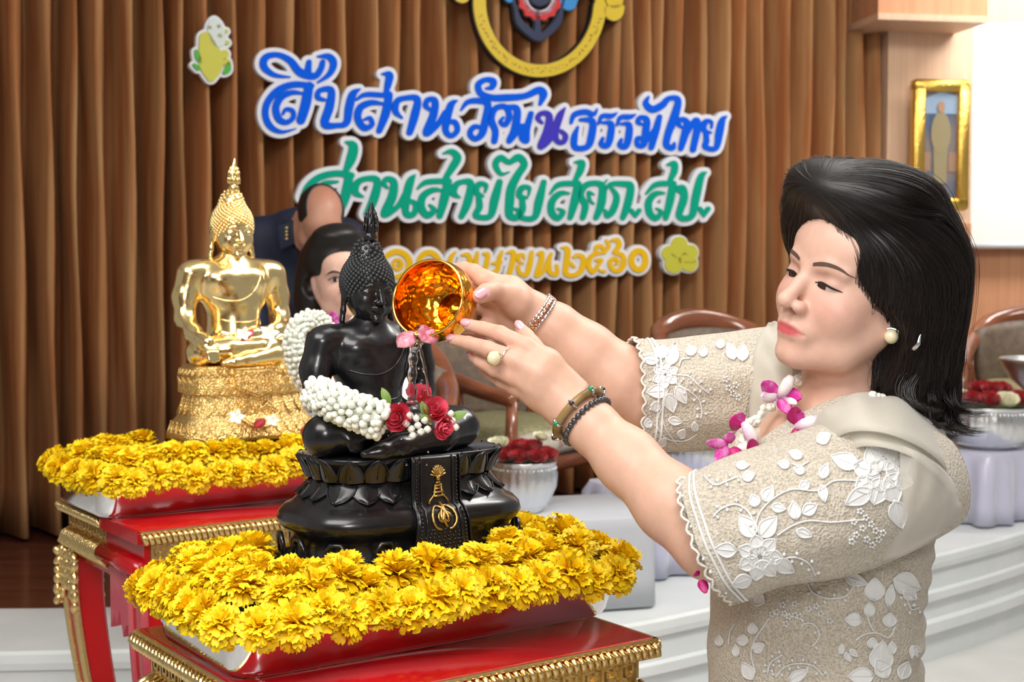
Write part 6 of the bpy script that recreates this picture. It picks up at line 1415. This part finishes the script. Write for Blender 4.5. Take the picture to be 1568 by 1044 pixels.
Vq, Fq_ = sdf_mesh(hair2, (-.17, -.14, -.25), (.17, .18, .18), .005); link('hair', mesh('hair', tw(Vq)-O2, Fq_, M['hair']), p2)
def top2(Q):
    d = chain(Q, [(hx, 4.33, 1.14, .15), (hx, 4.36, .93, .158)], .04); d = smin(d, cone(Q, (hx-.15, 4.32, 1.205), (hx+.15, 4.32, 1.205), .066, .066), .05)
    for s in (-1, 1): d = smin(d, chain(Q, [(hx+s*.16, 4.32, 1.20, .062), (hx+s*.20, 4.27, 1.02, .062)], .03), .03)
    return smax(d, -chain(Q, [(*tw((0, .03, -.12)), .06), (hx, 4.33, 1.24, .075), (hx, 4.16, 1.2, .05)], .03), .01)
Vq, Fq_ = sdf_mesh(top2, (hx-.30, 4.12, .74), (hx+.30, 4.56, 1.32), .007); link('blouse', mesh('blouse', Vq-O2, Fq_, mat('white_blouse', (.76, .76, .80), .7, bump=.3, bs=200)), p2)
def skirt2(Q):
    d = None
    for s in (-1, 1): e = chain(Q, [(hx+s*.08, 4.36, .92, .11), (hx+s*.09, 4.02, .915, .085), (hx+s*.085, 3.99, .70, .075)], .04); d = e if d is None else smin(d, e, .06)
    return d
Vq, Fq_ = sdf_mesh(skirt2, (hx-.24, 3.86, .60), (hx+.24, 4.52, 1.06), .009); link('skirt', mesh('skirt', Vq-O2, Fq_, mat('dark_skirt', (.02, .02, .035), .7)), p2)
ng2 = empty('neck_garland', P(512, 497, 4.14), 0, 'white garland with a pink orchid on the seated woman behind the statue', 'garland'); N2 = np.array(ng2.location)
b = MB(); ln = spline([P(487, 482, 4.22), P(492, 500, 4.15), P(512, 520, 4.12), P(535, 500, 4.15), P(545, 484, 4.22)], 8)
for p in ln: b.ball(p-N2, (.012, .012, .014), 7, 5)
b.build('garland_buds', M['jasmine'], ng2)['kind'] = 'stuff'
b = MB()
for a in range(0, 360, 72): leaf_shape(b, P(508, 494, 4.115)-N2, (math.cos(math.radians(a)), -.3, math.sin(math.radians(a))), (0, -1, .1), .04, .03)
b.build('orchid', M['orchid'], ng2)
armchair((hx, 4.52, S_Z), 0.0, 'wooden armchair the seated woman occupies behind the altar')
# ---- man in dark uniform bowing behind her
R3_ = rotm('Z', 14)@rotm('X', 50)@rotm('Y', 8); C3 = P(488, 338, 4.78); mx_ = P(455, 380, 5.0)[0]
hf3 = stage_head(R3_, C3, 1.08); tw3 = lambda L_: np.array(L_)@R3_.T+C3
SH = [P(402, 365, 4.98), P(528, 368, 4.98)]
nkb = P(463, 352, 4.98)
def man_skin(Q):
    d = gated(Q, C3-.19, C3+.19, hf3)
    d = smin(d, chain(Q, [(*tw3((0, .03, -.07)), .058), (*nkb, .065), (mx_, 5.12, 1.38, .13), (mx_, 5.35, 1.22, .13)], .04), .03)
    for s, sh_ in ((-1, SH[0]), (1, SH[1])): d = smin(d, chain(Q, [(*sh_, .055), (sh_[0]+s*.03, 4.95, 1.30, .045), (sh_[0]+s*.0, 4.75, 1.12, .036), (sh_[0]-s*.04, 4.68, 1.05, .034)], .03), .03)
    for s in (-1, 1): d = smin(d, chain(Q, [(mx_+s*.09, 5.38, 1.2, .10), (mx_+s*.10, 5.33, .84, .075), (mx_+s*.10, 5.36, .48, .05), (mx_+s*.10, 5.30, .44, .038), (mx_+s*.11, 5.20, .43, .026)], .03), .04)
    return d
Vm, Fm = sdf_mesh(man_skin, (mx_-.42, 4.55, .39), (mx_+.45, 5.58, 1.95), .0075)
p3 = empty('person', (mx_, 5.35, S_Z), 0, 'balding man in navy uniform bowing behind the seated woman', 'person'); O3 = np.array(p3.location)
cm = np.tile(np.array((.50, .25, .165)), (len(Vm), 1)); L3c = (Vm-C3)@R3_; crown = np.exp(-((L3c[:, 0])/.06)**2-((L3c[:, 1]-.03)/.07)**2)*(L3c[:, 2] > .06)
cm = cm*(1-.25*crown[:, None]*np.array((.6, 1, 1)))
me = mesh('body', Vm-O3, Fm, M['skin']); color_attr(me, cm); link('body', me, p3)
def hair3(Q):
    q = Q.copy(); q[:, 0] = np.abs(q[:, 0]); d = ell(Q, (0, .012, .036), (.0785, .098, .0865))
    d = smax(d, -ell(Q, (0, -.035, .115), (.062, .105, .075)), .012); d = smax(d, -ell(Q, (0, -.12, -.03), (.09, .085, .13)), .008)
    d = smax(d, -ell(q, (.075, .012, -.015), (.03, .026, .038)), .006); return smax(d, (-.035-Q[:, 2]), .01)
Vq, Fq_ = sdf_mesh(hair3, (-.1, -.11, -.06), (.1, .13, .14), .0042); link('hair', mesh('hair', tw3(Vq)-O3, Fq_, M['hair']), p3)
def shirt3(Q):
    d = chain(Q, [(*nkb, .085), (mx_, 5.10, 1.39, .165), (mx_, 5.35, 1.22, .155)], .06); d = smin(d, cone(Q, SH[0], SH[1], .075, .075), .06)
    for s, sh_ in ((-1, SH[0]), (1, SH[1])): d = smin(d, chain(Q, [(*sh_, .076), (sh_[0]+s*.03, 4.95, 1.30, .064), (sh_[0]+s*.0, 4.77, 1.14, .05)], .03), .03)
    d = d+.004*np.sin(Q[:, 0]*38+Q[:, 2]*25)
    return smax(d, -chain(Q, [(*tw3((0, .02, -.05)), .075), (*tw3((0, .035, -.12)), .066)], .02), .008)
Vq, Fq_ = sdf_mesh(shirt3, (mx_-.42, 4.62, 1.0), (mx_+.45, 5.58, 1.85), .009); sh3 = link('uniform_shirt', mesh('uniform_shirt', Vq-O3, Fq_, mat('navy_uniform', (.004, .009, .030), .7, bump=.15, bs=150)), p3)
def trs(Q):
    d = None
    for s in (-1, 1): e = chain(Q, [(mx_+s*.085, 5.38, 1.2, .125), (mx_+s*.10, 5.33, .84, .1), (mx_+s*.10, 5.36, .46, .08)], .03); d = e if d is None else smin(d, e, .05)
    return d
Vq, Fq_ = sdf_mesh(trs, (mx_-.26, 5.15, .39), (mx_+.26, 5.56, 1.36), .012); link('trousers', mesh('trousers', Vq-O3, Fq_, mat('navy_trousers', (.010, .016, .035), .75)), p3)
tree_s = BVHTree.FromPolygons([Vector(p) for p in Vq], [list(map(int, q)) for q in Fq_])
cl = mat('shirt_collar', (.005, .013, .042), .65)
for s, pts in ((-1, [(424, 345), (448, 338), (456, 372), (428, 384)]), (1, [(505, 352), (520, 350), (520, 378), (508, 382)])):
    q = [P(x, y, 4.86 if s < 0 else 4.90) for x, y in pts]; b = MB(); n_ = np.array((0, .018, .004)); b.add([tuple(p) for p in q]+[tuple(p+n_) for p in q], [[0, 1, 2, 3], [7, 6, 5, 4], [0, 4, 5, 1], [1, 5, 6, 2], [2, 6, 7, 3], [3, 7, 4, 0]]); co_ = pmb(b, 'collar_flap', cl, p3, O3); bevel(co_, .004)
    if s < 0:
        b = MB()
        for k in range(4): b.ball(P(439, 349+k*5.5, 4.855), (.009, .004, .006), 7, 5)
        pmb(b, 'collar_insignia', mat('brass_insignia', (.5, .42, .22), .35, 1), co_, O3)['kind'] = 'stuff'
